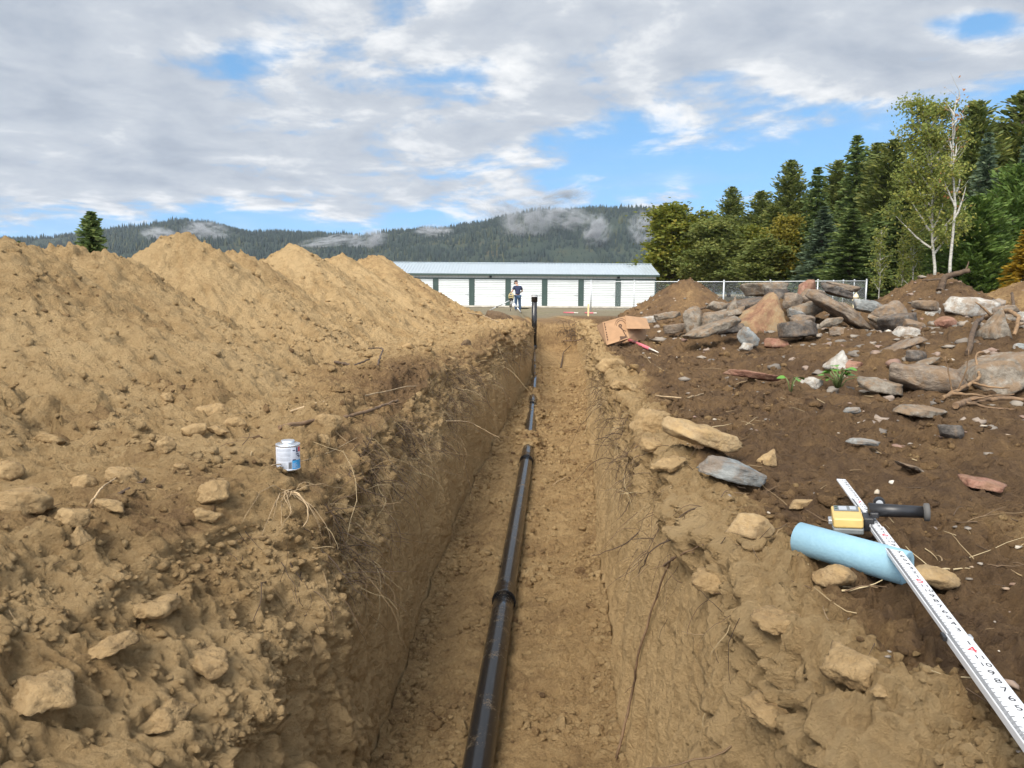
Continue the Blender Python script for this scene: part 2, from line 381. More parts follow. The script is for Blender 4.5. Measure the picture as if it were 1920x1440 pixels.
nearw = 1 - sstep(u, 2.3, 3.2); nearw = nearw * (wl[rows] > 0.5); top = top * (1 - .75 * nearw)
d_wall = 0.05 * slab_ + (0.042 * groove) * (1 - top) + 0.006 * fine + 0.014 * rough + chunk * sstep(f2 - f1, 0.02, 0.14) * (0.30 + 0.7 * top)
d_wall = d_wall + top * ((ccb - 0.5) * 0.03 * sstep(f2b - f1b, 0.02, 0.2) + 0.035 * fbm2(u * 6, v * 6, 4, 91, 0.6, 'b') + 0.9 * cl3)
d_wall = d_wall + nearw * (0.085 * fbm2(u * 2.6, v * 2.6, 5, 101, 0.55) + 0.014 * fbm2(u * 9, v * 9, 5, 102, 0.6, 'b') + (ccb - 0.5) * 0.010)
d_wall = d_wall + (0.002 + 0.004 * top + 0.002 * nearw) * grain + (0.004 + 0.012 * top) * fa4 + (0.004 + 0.018 * top) * fa3 + 0.030 * top * fa2 + nearw * (0.010 * fa2 + 0.005 * fa3 + 0.003 * fa4 + 0.03 * fa1)
nearr = (1 - sstep(u, 1.7, 2.8)) * (wr_[rows] > 0.5)
d_wall = d_wall + nearr * (0.035 * fbm2(u * 3.2, v * 3.2, 5, 111, 0.55, 'b') + (ccb - 0.5) * 0.012)
d_wall = d_wall * sstep(1 - tw[rows], 0.0, 0.14) + top * (wr_[rows] > .5) * sstep(u, .9, 1.8) * (0.10 * fbm2(u * 2.4, v * 1.2, 4, 121) + .025)
d_floor = 0.030 * fbm2(u * 2.2, v * 2.2, 3, 71) + 0.030 * fbm2(u * 8, v * 8, 4, 73, 0.55, 'b') + 0.006 * fine + 0.75 * cl3 * patch + cl4 * 0.8
pxo = pipe_x(u)
d_floor = d_floor + 0.008 * fa4 + 0.012 * fa3 * patch + 0.016 * fa2 * chunky; d_wall = d_wall + nearr * (0.010 * fa2 + 0.006 * fa3 + 0.003 * fa4)
left_fill = 0.05 * np.exp(-((x - (pxo - 0.16)) / 0.10) ** 2) * (0.4 + 0.6 * sstep(u, 2.0, 5.0))
cover_p = 0.165 * np.exp(-((x - pxo) / 0.13) ** 4) * (np.exp(-((u - 8.05) / 0.38) ** 2) + .62 * np.exp(-((u - 9.9) / 0.8) ** 2) + 1.0 * np.exp(-((u - 11.2) / .3) ** 2) + sstep(u, 12.3, 13) * .60)
coup = 0.06 * np.exp(-((x - pxo + 0.075) / 0.07) ** 2) * np.exp(-((u - 4.55) / 0.22) ** 2)
d_floor = d_floor + left_fill + cover_p + coup
dark_hole = 0
disp = (d_bank * bank[rows] + d_wall * wall[rows] + d_floor * flo[rows]) * (0.15 + 0.85 * fade)
# blend the three kinds of surface over a few columns so no seam shows
disp2 = disp.copy()
for s_ in (1, 2, 3): disp2[:, 4:-4] += disp[:, 4 - s_:-4 - s_] + disp[:, 4 + s_:(-4 + s_) or None]
disp2[:, 4:-4] /= 7
seamw = np.zeros(NC)
for c_ in (iW1, iF, iW2, iR): seamw = np.maximum(seamw, np.exp(-((np.arange(NC) - c_) / 3.0) ** 2))
disp = disp * (1 - seamw) + disp2 * seamw
for c_ in (iF, iW2): disp *= 1 - 0.85 * np.exp(-((np.arange(NC) - c_) / 7.0) ** 2)
P[rows] += N[rows] * disp[..., None]
# soil kind: 0 pale sand ... 1 dark topsoil; trench walls also paled against shade
soil = np.zeros((NR, NC)); field = np.zeros((NR, NC))
sn = fbm2(Y * 1.4, V_ * 1.4, 4, 201); sn2 = fbm2(Y * 4.4, V_ * 4.4, 4, 205)
tL = np.maximum(lipl - X, 0); tR = np.maximum(X - lipr, 0)
bl = 0.15 - 0.12 * g2(X, Y, -1.1, 1.2, .6, .6) + 0.20 * sn + 0.15 * sn2 + 0.30 * np.exp(-(tL / 0.30) ** 2) * sstep(Y, 2.2, 3.0) + 0.30 * g2(X, Y, -1.15, 2.25, .5, .22) + 0.34 * g2(X, Y, -1.0, 5.2, .6, .8)
br = 0.10 + 0.72 * sstep(tR + 0.14 * sn + 0.08 * sn2, 0.07, 0.24) + 0.10 * sn2 + 0.25 * sn * sstep(tR, .3, .6) - 0.60 * g2(X, Y, 1.55, 2.0, .25, .2)
wls = -0.10 + 0.16 * sn + (0.42 + 0.2 * sn2) * (1 - sstep(tw + 0.10 * sn, 0.10, 0.32)) - 0.12 * (1 - sstep(Y, 2.0, 2.8)) * 1.0  # left wall sand paled, brightness put into the colour where light barely reaches
wrs = -0.14 + 0.12 * sn + (0.36 + 0.2 * sn2) * (1 - sstep(tw + 0.10 * sn, 0.05, 0.22)) * sstep(Y, 1.6, 3.0)  # right wall sand paled so its colour reads as lit
fls = 0.31 + 0.12 * sn + 0.1 * sn2
soil = np.where(cidx < iW1, bl, np.where(cidx < iF, wls, np.where(cidx < iW2, fls, np.where(cidx < iR, wrs, br))))
soil = np.where((Y > 17) & (soil < 0.5), soil + 0.3 * sstep(Y, 17, 20), soil)
field = sstep(Y + 2 * sn, 24, 33) + 0 * X
field = np.maximum(field, sstep(np.abs(X) - 0.2 * Y, 12, 16))
idx = np.arange(NR * NC).reshape(NR, NC)
Fq = np.stack([idx[:-1, :-1], idx[:-1, 1:], idx[1:, 1:], idx[1:, :-1]], -1).reshape(-1, 4)
GROUND = link('ground', mesh_np('ground', P.reshape(-1, 3), Fq, M_SOIL, True, {'soil': np.clip(soil, 0, 1), 'field': field}), kind='structure')
GROUND['label'] = 'bare sandy ground cut by a deep straight trench'

# ================================================================ SPOIL HEAPS
HEAPS = []
def heap(cx, cy, top_z, sx_, sy_, foot, seed, soilbase, label, group, res=0.02, ridge=0.0, cap=0.12, tilt=0.0, grit=1.0):
    """one dumped heap: sx_, sy_ = run (m) from peak to foot along x and y"""
    H = top_z - foot
    gx = np.arange(-sx_ * 1.3, sx_ * 1.3, res); gy = np.arange(-sy_ * 1.3, sy_ * 1.3, res * 1.1)
    A, B = np.meshgrid(gx, gy)
    wx = 0.10 * perlin2(A * 1.6 + seed, B * 1.6, seed); wy = 0.10 * perlin2(A * 1.6, B * 1.6 + seed, seed + 1)
    qx, qy = (A + wx) / sx_, (B + wy + tilt * A) / sy_
    r = np.hypot(qx, qy); r = np.sqrt(r * r + cap * cap) - cap * 0.8
    ang = np.arctan2(qy, qx)
    h = H * (1 - r)
    h = h + 0.10 * np.maximum(0, r - 0.62) * H * 2.0                      # flares out at the foot
    gx_, gy_ = A + cx, B + cy
    rill = fbm2(ang * 7.0 + seed, r * 1.2, 3, seed + 3, 0.6, 'b')
    d = 0.034 * H * rill * sstep(r, 0.08, 0.4) + 0.10 * H * fbm2(gx_ * 1.0, gy_ * 1.0, 3, seed + 7) + 0.050 * fbm2(gx_ * 4, gy_ * 4, 4, seed + 9, 0.6, 'b') + 0.014 * fbm2(gx_ * 16, gy_ * 16, 4, seed + 10, 0.66, 'b')
    pm = sstep(fbm2(gx_ * 1.1, gy_ * 1.1, 2, seed + 11), -0.3, 0.3)
    footw = sstep(r, 0.35, 0.95)
    d = d + grit * (0.35 + 0.65 * pm) * ((0.3 + 0.7 * footw) * clods(gx_, gy_, 6, seed + 12, 0.3) + 1.1 * clods(gx_, gy_, 15, seed + 13, 0.45) + clods(gx_, gy_, 32, seed + 14, 0.55))
    d = d + grit * (0.022 * facets(gx_, gy_, 13, seed + 31) * (.4 + .6 * pm) + 0.013 * facets(gx_, gy_, 28, seed + 32) + (0.055 * footw + 0.022) * facets(gx_, gy_, 5, seed + 33) * pm + 0.05 * fbm2(gx_ * 1.9 + 9 + .4 * perlin2(gx_ * 3, gy_ * 3, 5), gy_ * 2.4, 4, seed + 35, .6))
    crown = np.exp(-(r / 0.24) ** 2)
    d = d + crown * (0.05 * fbm2(gx_ * 7, gy_ * 7, 4, seed + 15, 0.6, 'b') + 0.9 * clods(gx_, gy_, 9, seed + 16, 0.6))
    z = foot + h + d
    so = soilbase + 0.32 * fbm2(gx_ * 1.3, gy_ * 1.3, 4, seed + 20) + 0.20 * fbm2(ang * 6, r * 2, 3, seed + 21)
    n0, n1 = A.shape; ii = np.arange(n0 * n1).reshape(n0, n1)
    keep = z > base_z(gx_, gy_) - 0.10
    kf = keep[:-1, :-1] & keep[1:, 1:] & keep[:-1, 1:] & keep[1:, :-1]
    # nothing of a heap hangs over the trench
    lp = itp(gy_, LIPL); lr = itp(gy_, LIPR)
    inside = (gx_ > lp - 0.08) & (gx_ < lr + 0.08) & (gy_ < 18.4); kf &= ~inside[:-1, :-1] & ~inside[1:, 1:]
    F4 = np.stack([ii[:-1, :-1], ii[:-1, 1:], ii[1:, 1:], ii[1:, :-1]], -1)[kf]
    used = np.unique(F4); mp = np.zeros(n0 * n1, np.int64); mp[used] = np.arange(len(used))
    Vv = np.stack([A, B, z - foot], -1).reshape(-1, 3)[used]
    me = mesh_np('dirt_heap', Vv, mp[F4], M_SOIL, True, {'soil': np.clip(so, 0, 1).reshape(-1)[used], 'field': np.zeros(len(used))})
    o = link('dirt_heap', me); o.location = (cx, cy, foot); tag(o, label, 'dirt heap', group); HEAPS.append(o); return o
GL = 'sandy spoil heaps along the left of the trench'
heap(-4.05, 3.7, 0.86, 2.15, 2.5, -0.05, 301, 0.16, 'nearest sandy heap, its low clod-strewn slope running out of the left edge', GL, 0.016)
heap(-3.35, 5.0, 0.98, 1.75, 2.0, -0.05, 311, 0.15, 'sandy heap at the far left edge with a broken crumbly top', GL, 0.016)
heap(-3.42, 5.95, 1.03, 1.80, 1.75, -0.03, 321, 0.14, 'rounded sandy heap just in front of the dark spruce on the left', GL, 0.017)
heap(-3.46, 8.1, 1.26, 1.85, 1.55, 0.0, 331, 0.11, 'tall pointed sandy heap with a sharp crest and a pale left flank', GL, 0.02, cap=0.06)
heap(-3.42, 9.6, 1.17, 1.7, 1.8, 0.02, 341, 0.18, 'small brownish hump between the tall pointed heap and the smooth dome', GL, 0.025)
heap(-3.32, 11.7, 1.42, 1.8, 2.0, 0.05, 351, 0.12, 'smooth dome-topped sandy heap in the middle of the row', GL, 0.028, cap=0.22)
heap(-3.16, 14.0, 1.42, 1.8, 1.9, 0.10, 361, 0.17, 'low rounded heap between the dome-topped heap and the farthest one', GL, 0.035, cap=0.2)
heap(-3.02, 17.2, 1.57, 2.05, 3.0, 0.12, 371, 0.30, 'farthest and brownest spoil heap, its slope running down in front of the white storage doors', GL, 0.04, cap=0.14)
GR = 'brown topsoil heaps on the right'
heap(3.68, 16.4, 1.07, 1.42, 1.7, 0.12, 401, 0.78, 'conical grey-brown heap with pale stones, in front of the right end of the storage doors', GR, 0.03, cap=0.10)
heap(3.35, 9.9, 0.70, 1.9, 1.3, 0.0, 411, 0.80, 'dark soil heap buried under the broken rocks', GR, 0.025, cap=0.3)
heap(5.55, 10.2, 0.95, 1.55, 1.6, 0.0, 421, 0.82, 'dark brown soil heap with a snapped stick at its top, below the white birch trunk', GR, 0.026, cap=0.15)
heap(8.25, 12.2, 1.05, 1.9, 2.0, 0.0, 431, 0.50, 'lighter brown soil heap at the right edge of the photo', GR, 0.035)
bpy.context.view_layer.update()
SOLID = [GROUND] + HEAPS
def cast(o, d, objs=None):
    best = None; o = Vector(o); d = Vector(d).normalized()
    for ob in (objs or SOLID):
        mi = ob.matrix_world.inverted(); lo = mi @ o
        ok, loc, nrm, _ = ob.ray_cast(lo, (mi.to_3x3() @ d).normalized())
        if ok:
            p = ob.matrix_world @ loc
            if best is None or (p - o).length < (best[0] - o).length: best = (p, (ob.matrix_world.to_3x3() @ nrm).normalized())
    return best
def hit(px, py):
    r = cast(CAMP, ray(px, py)); return r if r else (Vector(at(px, py, 30)), Vector((0, 0, 1)))
def gz(x, y):
    r = cast((x, y, 6), (0, 0, -1)); return r[0].z if r else 0.0
# ================================================================ STORAGE BUILDING
M_DOORW = mat_plain('white_steel_door', (0.56, 0.59, 0.59), 0.45, var=0.03, scale=2)
M_PANEL = mat_plain('light_grey_panel', (0.60, 0.60, 0.58), 0.5, var=0.04, scale=2)
M_GREEN = mat_plain('dark_green_trim', (0.035, 0.060, 0.052), 0.45, var=0.10, scale=3)
M_ROOF = mat_plain('grey_blue_roof_sheet', (0.50, 0.56, 0.60), 0.35, metal=0.35, var=0.05, scale=1.5)
M_CONC = mat_plain('concrete', (0.46, 0.42, 0.35), 0.9, var=0.2, scale=2)
M_BLACKM = mat_plain('black_metal', (0.02, 0.02, 0.022), 0.4, var=0.2)
M_GALV = mat_plain('galvanised_steel', (0.55, 0.57, 0.58), 0.45, metal=0.5, var=0.08, scale=8)
BY = 72.0; BX0, BX1 = -16.6, 13.3; BZ0, BZE, BZD, BZR = 0.02, 3.06, 2.54, 4.12; BD = 8.4
b = empty('storage_building', (0, BY, 0), 'long low white storage building with dark green posts and grey metal roof', 'storage building')
def bpt(x, y, z): return (x, y, z)
m = MB(); m.box(((BX0 + BX1) / 2, BD / 2 + 0.02, (BZ0 + BZE) / 2 - .03), (BX1 - BX0 - 0.02, BD, BZE - BZ0 - 0.06))
# gable ends
for xx in (BX0 + .03, BX1 - .03 - .02):
    m.slab([(xx, .05, BZE - .07), (xx, BD - .02, BZE - .07), (xx, BD / 2, BZR - .10)], (1, 0, 0), 0.02)
m.build('wall', M_PANEL, b)
m = MB(); xx = BX0
while xx < BX1 - 0.1:                                                # ribbed panel band above the doors
    m.box((xx + .13, -0.02, (BZD + BZE) / 2 - .03), (0.20, 0.05, BZE - BZD - 0.20)); xx += 0.305
m.build('ribbed_panel', mat_plain('pale_rib', (0.63, 0.63, 0.61), 0.5, var=0.03, scale=3), b)
m = MB()
for sgn in (1, -1):                                                  # two roof slopes with standing ribs
    y0 = -0.35 if sgn > 0 else BD + 0.35; z0 = BZE + 0.02 - .09
    ym = BD / 2
    m.slab([(BX0 - .25, y0, z0), (BX1 + .25, y0, z0), (BX1 + .25, ym, BZR), (BX0 - .25, ym, BZR)], (0, 0, 1), 0.04)
    xx = BX0 - .2
    while xx < BX1 + .25:
        m.slab([(xx, y0, z0 + .04), (xx + .07, y0, z0 + .04), (xx + .07, ym, BZR + .04), (xx, ym, BZR + .04)], (0, 0, 1), 0.05); xx += 0.305
roof = m.build('roof', M_ROOF, b)
MB().box(((BX0 + BX1) / 2, BD / 2, BZR + .08), (BX1 - BX0 + .5, 0.36, 0.05)).build('ridge_cap', M_ROOF, roof)
MB().box(((BX0 + BX1) / 2, -0.37, BZE - .16), (BX1 - BX0 + .5, 0.06, 0.17)).build('fascia', M_GREEN, b)
MB().box(((BX0 + BX1) / 2, -0.04, BZD + .02), (BX1 - BX0, 0.07, 0.09)).build('door_header', M_GREEN, b)
MB().box(((BX0 + BX1) / 2, -0.9, BZ0 - 0.02), (BX1 - BX0 + .4, 1.9, 0.14)).build('concrete_apron', M_CONC, b, bevel=.01)
pill = [-7.15 - 3.39 * 2, -7.15 - 3.39, -7.15, -3.80, -0.43, 2.96, 6.34, 9.78]
for px_ in pill:
    MB().box((px_, -0.05, (BZ0 + BZD) / 2), (0.48, 0.10, BZD - BZ0 - 0.06)).build('post_cladding', M_GREEN, b)
MB().box((BX1 - .06, -0.05, (BZ0 + BZD) / 2), (0.12, 0.10, BZD - BZ0 - 0.06)).build('corner_trim', M_GREEN, b)
edges_ = pill + [BX1]
for i in range(len(edges_) - 1):
    x0 = edges_[i] + .26; x1 = edges_[i + 1] - (.26 if i < len(edges_) - 2 else .14)
    m = MB(); nz = 15; hz = (BZD - .09 - BZ0 - .02) / nz
    for k in range(nz):                                              # roll-up curtain: shallow horizontal corrugations
        zz = BZ0 + .05 + k * hz
        m.add([(x0, -.012, zz), (x1, -.012, zz), (x1, -.058, zz + hz * .5), (x0, -.058, zz + hz * .5), (x1, -.012, zz + hz), (x0, -.012, zz + hz)], [(0, 1, 2, 3), (3, 2, 4, 5)])
    d_ = m.build('roll_up_door', M_DOORW, b)
    MB().box((x1 - .22, -.07, 1.12), (0.26, 0.05, 0.07)).box((x1 - .12, -.08, 1.12), (0.05, .06, .14)).build('latch', M_GALV, d_)
    MB().box(((x0 + x1) / 2, -.05, BZ0 + .085), (x1 - x0, .05, .07)).build('bottom_bar', M_GALV, d_)
for lx in (-2.06, 9.78):
    q = MB(); q.box((lx, -.12, BZE - .33), (.22, .16, .20)); q.slab([(lx - .13, -.05, BZE - .22), (lx + .13, -.05, BZE - .22), (lx + .11, -.28, BZE - .30), (lx - .11, -.28, BZE - .30)], (0, 0, 1), .03)
    q.build('wall_light', M_BLACKM, b, bevel=.01)
# ---------------------------------------------------------------- chain-link fences
mw, t, bs = mat_new('chain_link_wire')
P_ = t.node('ShaderNodeTexCoord').outputs['Object']; sp = t.node('ShaderNodeSeparateXYZ', inp={0: P_})
def stripes(a): return t.math('LESS_THAN', t.math('ABSOLUTE', t.math('SUBTRACT', t.math('FRACT', t.math('MULTIPLY', a, 12.0)), 0.5)), 0.022)
ln = t.math('ADD', sp.outputs[0], t.math('MULTIPLY', sp.outputs[1], 0.0))
wire = t.math('MAXIMUM', stripes(t.math('ADD', ln, sp.outputs[2])), stripes(t.math('SUBTRACT', ln, sp.outputs[2])))
bs.inputs['Base Color'].default_value = (0.50, 0.53, 0.55, 1); bs.inputs['Roughness'].default_value = 0.5; bs.inputs['Metallic'].default_value = 0.3
tr = t.node('ShaderNodeBsdfTransparent'); mxs = t.node('ShaderNodeMixShader', inp={0: wire, 1: tr.outputs[0], 2: bs.outputs[0]})
out = [n for n in t.n if n.type == 'OUTPUT_MATERIAL'][0]; t.l.new(mxs.outputs[0], out.inputs[0])
def fence(p0, p1, n, h, label, zfun, gatepost=()):
    p0, p1 = Vector(p0), Vector(p1); L = (p1 - p0).length; dr = (p1 - p0) / L
    o = empty('chain_link_fence', (p0.x, p0.y, 0), label, 'fence', 'chain link fences beside the storage building', (0, 0, math.atan2(dr.y, dr.x)))
    zs = [zfun(*(p0 + dr * (L * i / n)).xy) for i in range(n + 1)]; st = L / n
    for i in range(n + 1):
        q = MB().tube([(i * st, 0, zs[i] - .2), (i * st, 0, zs[i] + h + .05)], (.032 if i % 3 else .05), 8)
        q.lathe([(.06, 0), (.06, .03), (.03, .06), (.001, .07)], 8, (i * st, 0, zs[i] + h + .05)); q.build('post', M_GALV, o, True)
    MB().tube([(i * st, 0, zs[i] + h) for i in range(n + 1)], .026, 8).build('top_rail', M_GALV, o, True)
    q = MB()
    for i in range(n): q.slab([(i * st, .05, zs[i] + .03), ((i + 1) * st, .05, zs[i + 1] + .03), ((i + 1) * st, .05, zs[i + 1] + h - .01), (i * st, .05, zs[i] + h - .01)], (0, 1, 0), .004)
    q.build('wire_mesh', mw, o)
def bz_(x, y): return float(base_z(np.array(x), np.array(y)))
fence((4.9, 48.5, 0), (20.6, 45.2, 0), 6, 1.82, 'near chain link fence running left to right from the right end of the storage building', bz_)
fence((20.6, 45.2, 0), (31.5, 112, 0), 26, 1.82, 'far chain link fence receding along the trees behind the broken rocks', bz_)
# ---------------------------------------------------------------- bollard, hydrant, stakes
o = empty('bollard', (*at(1236, 562, 66)[:2], 0), 'small yellow bollard at the right end of the storage building', 'bollard')
o.location.z = gz(o.location.x, o.location.y)
MB().lathe([(.11, -.1), (.11, 1.10), (.09, 1.18), (.04, 1.22), (.001, 1.23)], 16).build('post', mat_plain('yellow_paint', (0.75, 0.55, 0.03), 0.45), o, True)
MB().lathe([(.20, -.05), (.20, .06), (.17, .08)], 16).build('concrete_footing', M_CONC, o, True)
hx = at(1605, 560, 43.5); M_CREAM = mat_plain('cream_paint', (0.72, 0.62, 0.42), 0.5)
o = empty('fire_hydrant', (hx[0], hx[1], gz(hx[0], hx[1]) + .42), 'cream fire hydrant in front of the last fence post', 'fire hydrant')
MB().lathe([(.17, -.5), (.17, .04), (.12, .06), (.12, .42), (.16, .44), (.16, .50), (.13, .52), (.11, .60), (.05, .66), (.03, .67), (.03, .72), (.001, .73)], 16).build('barrel', M_CREAM, o, True)
for sx_ in (-1, 1): MB().tube([(0, 0, .33), (sx_ * .17, 0, .33)], .055, 10).tube([(sx_ * .16, 0, .33), (sx_ * .20, 0, .33)], .07, 6).build('nozzle_cap', M_CREAM, o)
wx_ = at(1103, 583, 27); wz = gz(wx_[0], wx_[1])
tag(MB().add(*(lambda w, d, h: ([(-w, -d, -.2), (w, -d, -.2), (w, d, -.2), (-w, d, -.2), (-w, -d, h), (w, -d, h), (w, d, h), (-w, d, h), (0, 0, -.35)], [(4, 5, 6, 7), (0, 1, 5, 4), (1, 2, 6, 5), (2, 3, 7, 6), (3, 0, 4, 7), (1, 0, 8), (2, 1, 8), (3, 2, 8), (0, 3, 8)]))(.028, .014, .42)).build('wooden_stake', mat_plain('raw_pine', (0.72, 0.52, 0.27), 0.7, scale=14)), 'pale wooden stake standing upright in front of the storage doors', 'stake')
bpy.data.objects['wooden_stake'].location = (wx_[0], wx_[1], wz)
def ground_pts(pix, lift=0.0):
    return [hit(*q)[0] + Vector((0, 0, lift)) for q in pix]
M_PINK = mat_plain('pink_marking_paint', (0.60, 0.14, 0.17), 0.5, var=.15, scale=20)
M_WHITEP = mat_plain('weathered_white', (0.75, 0.70, 0.62), 0.6, dirt=.5, scale=20)
for (a, c, lab) in (((1057, 588), (1084, 588.6), 'red marking rod lying flat beyond the trench end, left one of a pair'), ((1097, 588.5), (1119, 589), 'red marking rod lying flat beyond the trench end, right of the wooden stake')):
    p = ground_pts([a, c], .05); o = empty('marking_rod', p[0], lab, 'rod', 'red rods on the ground beyond the trench'); v = p[1] - p[0]
    MB().tube([v * .0, v * .72], .03, 8).build('painted_shaft', M_PINK, o, True); MB().tube([v * .722, v * .95, v * 1.0], [.024, .024, .008], 8).build('bare_tip', M_WHITEP, o, True)
# ================================================================ TREES
def leafmat(name, c1, c2, c3, transl=0.35):
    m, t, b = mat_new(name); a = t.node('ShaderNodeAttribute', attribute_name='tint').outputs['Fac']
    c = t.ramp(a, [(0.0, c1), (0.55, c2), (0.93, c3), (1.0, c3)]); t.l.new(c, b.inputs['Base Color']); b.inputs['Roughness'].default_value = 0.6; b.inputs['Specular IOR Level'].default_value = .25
    tl_ = t.node('ShaderNodeBsdfTranslucent', inp={'Color': c}); mx_ = t.node('ShaderNodeMixShader', inp={0: transl, 1: b.outputs[0], 2: tl_.outputs[0]})
    t.l.new(mx_.outputs[0], [n for n in t.n if n.type == 'OUTPUT_MATERIAL'][0].inputs[0]); return m
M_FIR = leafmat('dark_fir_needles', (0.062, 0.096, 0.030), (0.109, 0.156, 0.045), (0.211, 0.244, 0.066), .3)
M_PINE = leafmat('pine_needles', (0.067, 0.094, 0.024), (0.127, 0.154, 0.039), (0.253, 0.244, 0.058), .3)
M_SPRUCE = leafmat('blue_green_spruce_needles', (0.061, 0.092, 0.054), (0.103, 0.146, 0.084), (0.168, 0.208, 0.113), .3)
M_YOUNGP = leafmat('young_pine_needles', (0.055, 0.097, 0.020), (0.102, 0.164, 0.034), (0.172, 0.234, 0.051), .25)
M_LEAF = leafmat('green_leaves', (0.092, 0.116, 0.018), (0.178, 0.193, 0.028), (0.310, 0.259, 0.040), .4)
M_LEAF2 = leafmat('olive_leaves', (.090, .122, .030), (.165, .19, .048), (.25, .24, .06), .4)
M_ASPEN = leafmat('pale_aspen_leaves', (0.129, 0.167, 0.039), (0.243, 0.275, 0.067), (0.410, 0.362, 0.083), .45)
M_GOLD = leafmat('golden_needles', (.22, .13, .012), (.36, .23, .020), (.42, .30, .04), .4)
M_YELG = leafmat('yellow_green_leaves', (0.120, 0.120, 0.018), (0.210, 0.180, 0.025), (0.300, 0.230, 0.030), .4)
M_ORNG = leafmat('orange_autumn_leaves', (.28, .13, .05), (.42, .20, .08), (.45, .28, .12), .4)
M_BARK = mat_plain('grey_brown_bark', (.10, .075, .055), .9, var=.35, scale=9)
mb_, t, bs = mat_new('white_birch_bark'); P_ = t.node('ShaderNodeTexCoord').outputs['Object']
mp_ = t.node('ShaderNodeMapping', inp={'Vector': P_, 'Scale': (3, 3, 9)}); nn = t.noise(mp_.outputs[0], 1.4, 5, .7)
t.l.new(t.ramp(nn, [(.36, (.06, .05, .045)), (.44, (.34, .32, .28)), (.6, (.46, .44, .39))]), bs.inputs['Base Color']); bs.inputs['Roughness'].default_value = .7
M_BIRCH = mb_
def leaf_quads(C, A, B, tint, name, mat, tri=False):
    """C centres, A/B half-axes -> folded quads"""
    n = len(C); V = np.stack([C - A - B * .6, C + A * .2 - B, C + A, C + A * .2 + B], 1) if not tri else np.stack([C - A - B, C - A + B, C + A], 1)
    k = V.shape[1]; F_ = np.arange(n * k).reshape(n, k)
    return mesh_np(name, V.reshape(-1, 3), F_, mat, False, {'tint': np.repeat(tint, k)})
def unit(v): return v / (np.linalg.norm(v, axis=-1, keepdims=True) + 1e-9)
def conifer(seed, H=10., W=2.2, whorls=46, style='fir', clear=0.03):
    """crown and trunk of a conifer H metres tall, W crown radius"""
    r = np.random.default_rng(seed); C, A, B, T = [], [], [], []
    tb = MB(); tb.tube([(0, 0, -.3), (0, 0, H * .4), (0.01 * H, 0, H * .75), (0.01 * H, 0, H * .99)], [H * .017, H * .012, H * .006, .012], 8)
    for i in range(whorls):
        f = clear + (1 - clear) * (i + r.uniform(-.3, .3)) / whorls; f = min(max(f, clear), .995); z = f * H
        if style == 'pine': prof = min((1 - f) ** .58, (1 - f) * 3.2) * (0.60 + .45 * min(1, f / .30)) * (0.65 + .6 * r.random())
        elif style == 'spruce': prof = min((1 - f) ** .85, (1 - f) * 2.2) * (0.85 + .25 * r.random())
        else: prof = min((1 - f) ** .72, (1 - f) * 2.4) * (0.72 + .5 * r.random()) + .02
        nb = int(r.integers(5, 8)); a0 = r.uniform(0, 6.28)
        for k in range(nb):
            an = a0 + 6.283 * k / nb + r.uniform(-.35, .35); L = W * prof * r.uniform(.65, 1.12) + .10 * (1 - f) + .02
            up = {'pine': .45, 'spruce': -.10, 'fir': .05}[style] + .35 * f + r.uniform(-.12, .12); droop = {'pine': .10, 'spruce': .30, 'fir': .28}[style]
            dr = np.array([math.cos(an), math.sin(an), 0.]); sd = np.array([-math.sin(an), math.cos(an), 0.])
            m_ = max(3, int(L / .16)); s = np.linspace(.18, 1, m_)
            pos = dr * (s * L)[:, None] + np.array([0, 0, 1.])[None] * (z + up * L * s - droop * L * s ** 2)[:, None]
            if L > .5 and i % 2 == 0: tb.tube([(0, 0, z), tuple(pos[m_ // 2]), tuple(pos[-1])], [.012 + .012 * L, .012, .006], 4, False)
            for rep in range(4 if style != 'pine' else 5):
                nn_ = len(pos); j = r.normal(0, 1, (nn_, 3)) * ((.07 if style != 'pine' else .13) * min(1, .25 + L))
                side = r.choice([-1, 1], nn_)[:, None]; ax = unit(dr + side * sd * r.uniform(.2, .9, nn_)[:, None] + np.array([0, 0, 1.]) * (r.uniform(-.25, .35, nn_) + (.5 if style == 'pine' else 0))[:, None])
                ln_ = (.13 + .10 * r.random(nn_) + .05 * (1 - s))[:, None]; off = (1.05 - s)[:, None] * .22 * L
                C.append(pos + j + side * sd * off * r.random((nn_, 1))); A.append(ax * ln_)
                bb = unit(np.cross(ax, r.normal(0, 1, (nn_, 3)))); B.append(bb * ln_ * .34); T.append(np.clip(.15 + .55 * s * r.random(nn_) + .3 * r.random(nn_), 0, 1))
    C, A, B, T = (np.concatenate(q) for q in (C, A, B, T))
    return C, A, B, T, tb
def skeleton(r, H, lean=(0, 0), nbr=14, spread=.32, first=.3, up=.8):
    """trunk polyline and branch polylines of a broadleaf tree"""
    tr_ = [np.array([0, 0, -.3])]; 
    for i in range(1, 9):
        f = i / 8; tr_.append(np.array([lean[0] * f * f + r.normal(0, .012) * H * f, lean[1] * f * f + r.normal(0, .012) * H * f, H * f]))
    tr_ = np.array(tr_); br = []
    for k in range(nbr):
        f = first + (1 - first) * (k + .5) / nbr * .97; p = np.array([np.interp(f * 8, range(9), tr_[:, c]) for c in range(3)])
        an = k * 2.4 + r.uniform(-.5, .5); L = H * spread * (1.15 - .75 * f) * r.uniform(.75, 1.2); d = np.array([math.cos(an), math.sin(an), up + .5 * f]); d /= np.linalg.norm(d); q = [p]
        for j in range(5): d = unit(d + r.normal(0, .16, 3) + np.array([0, 0, .05])); q.append(q[-1] + d * L / 5)
        br.append(np.array(q))
    return tr_, br
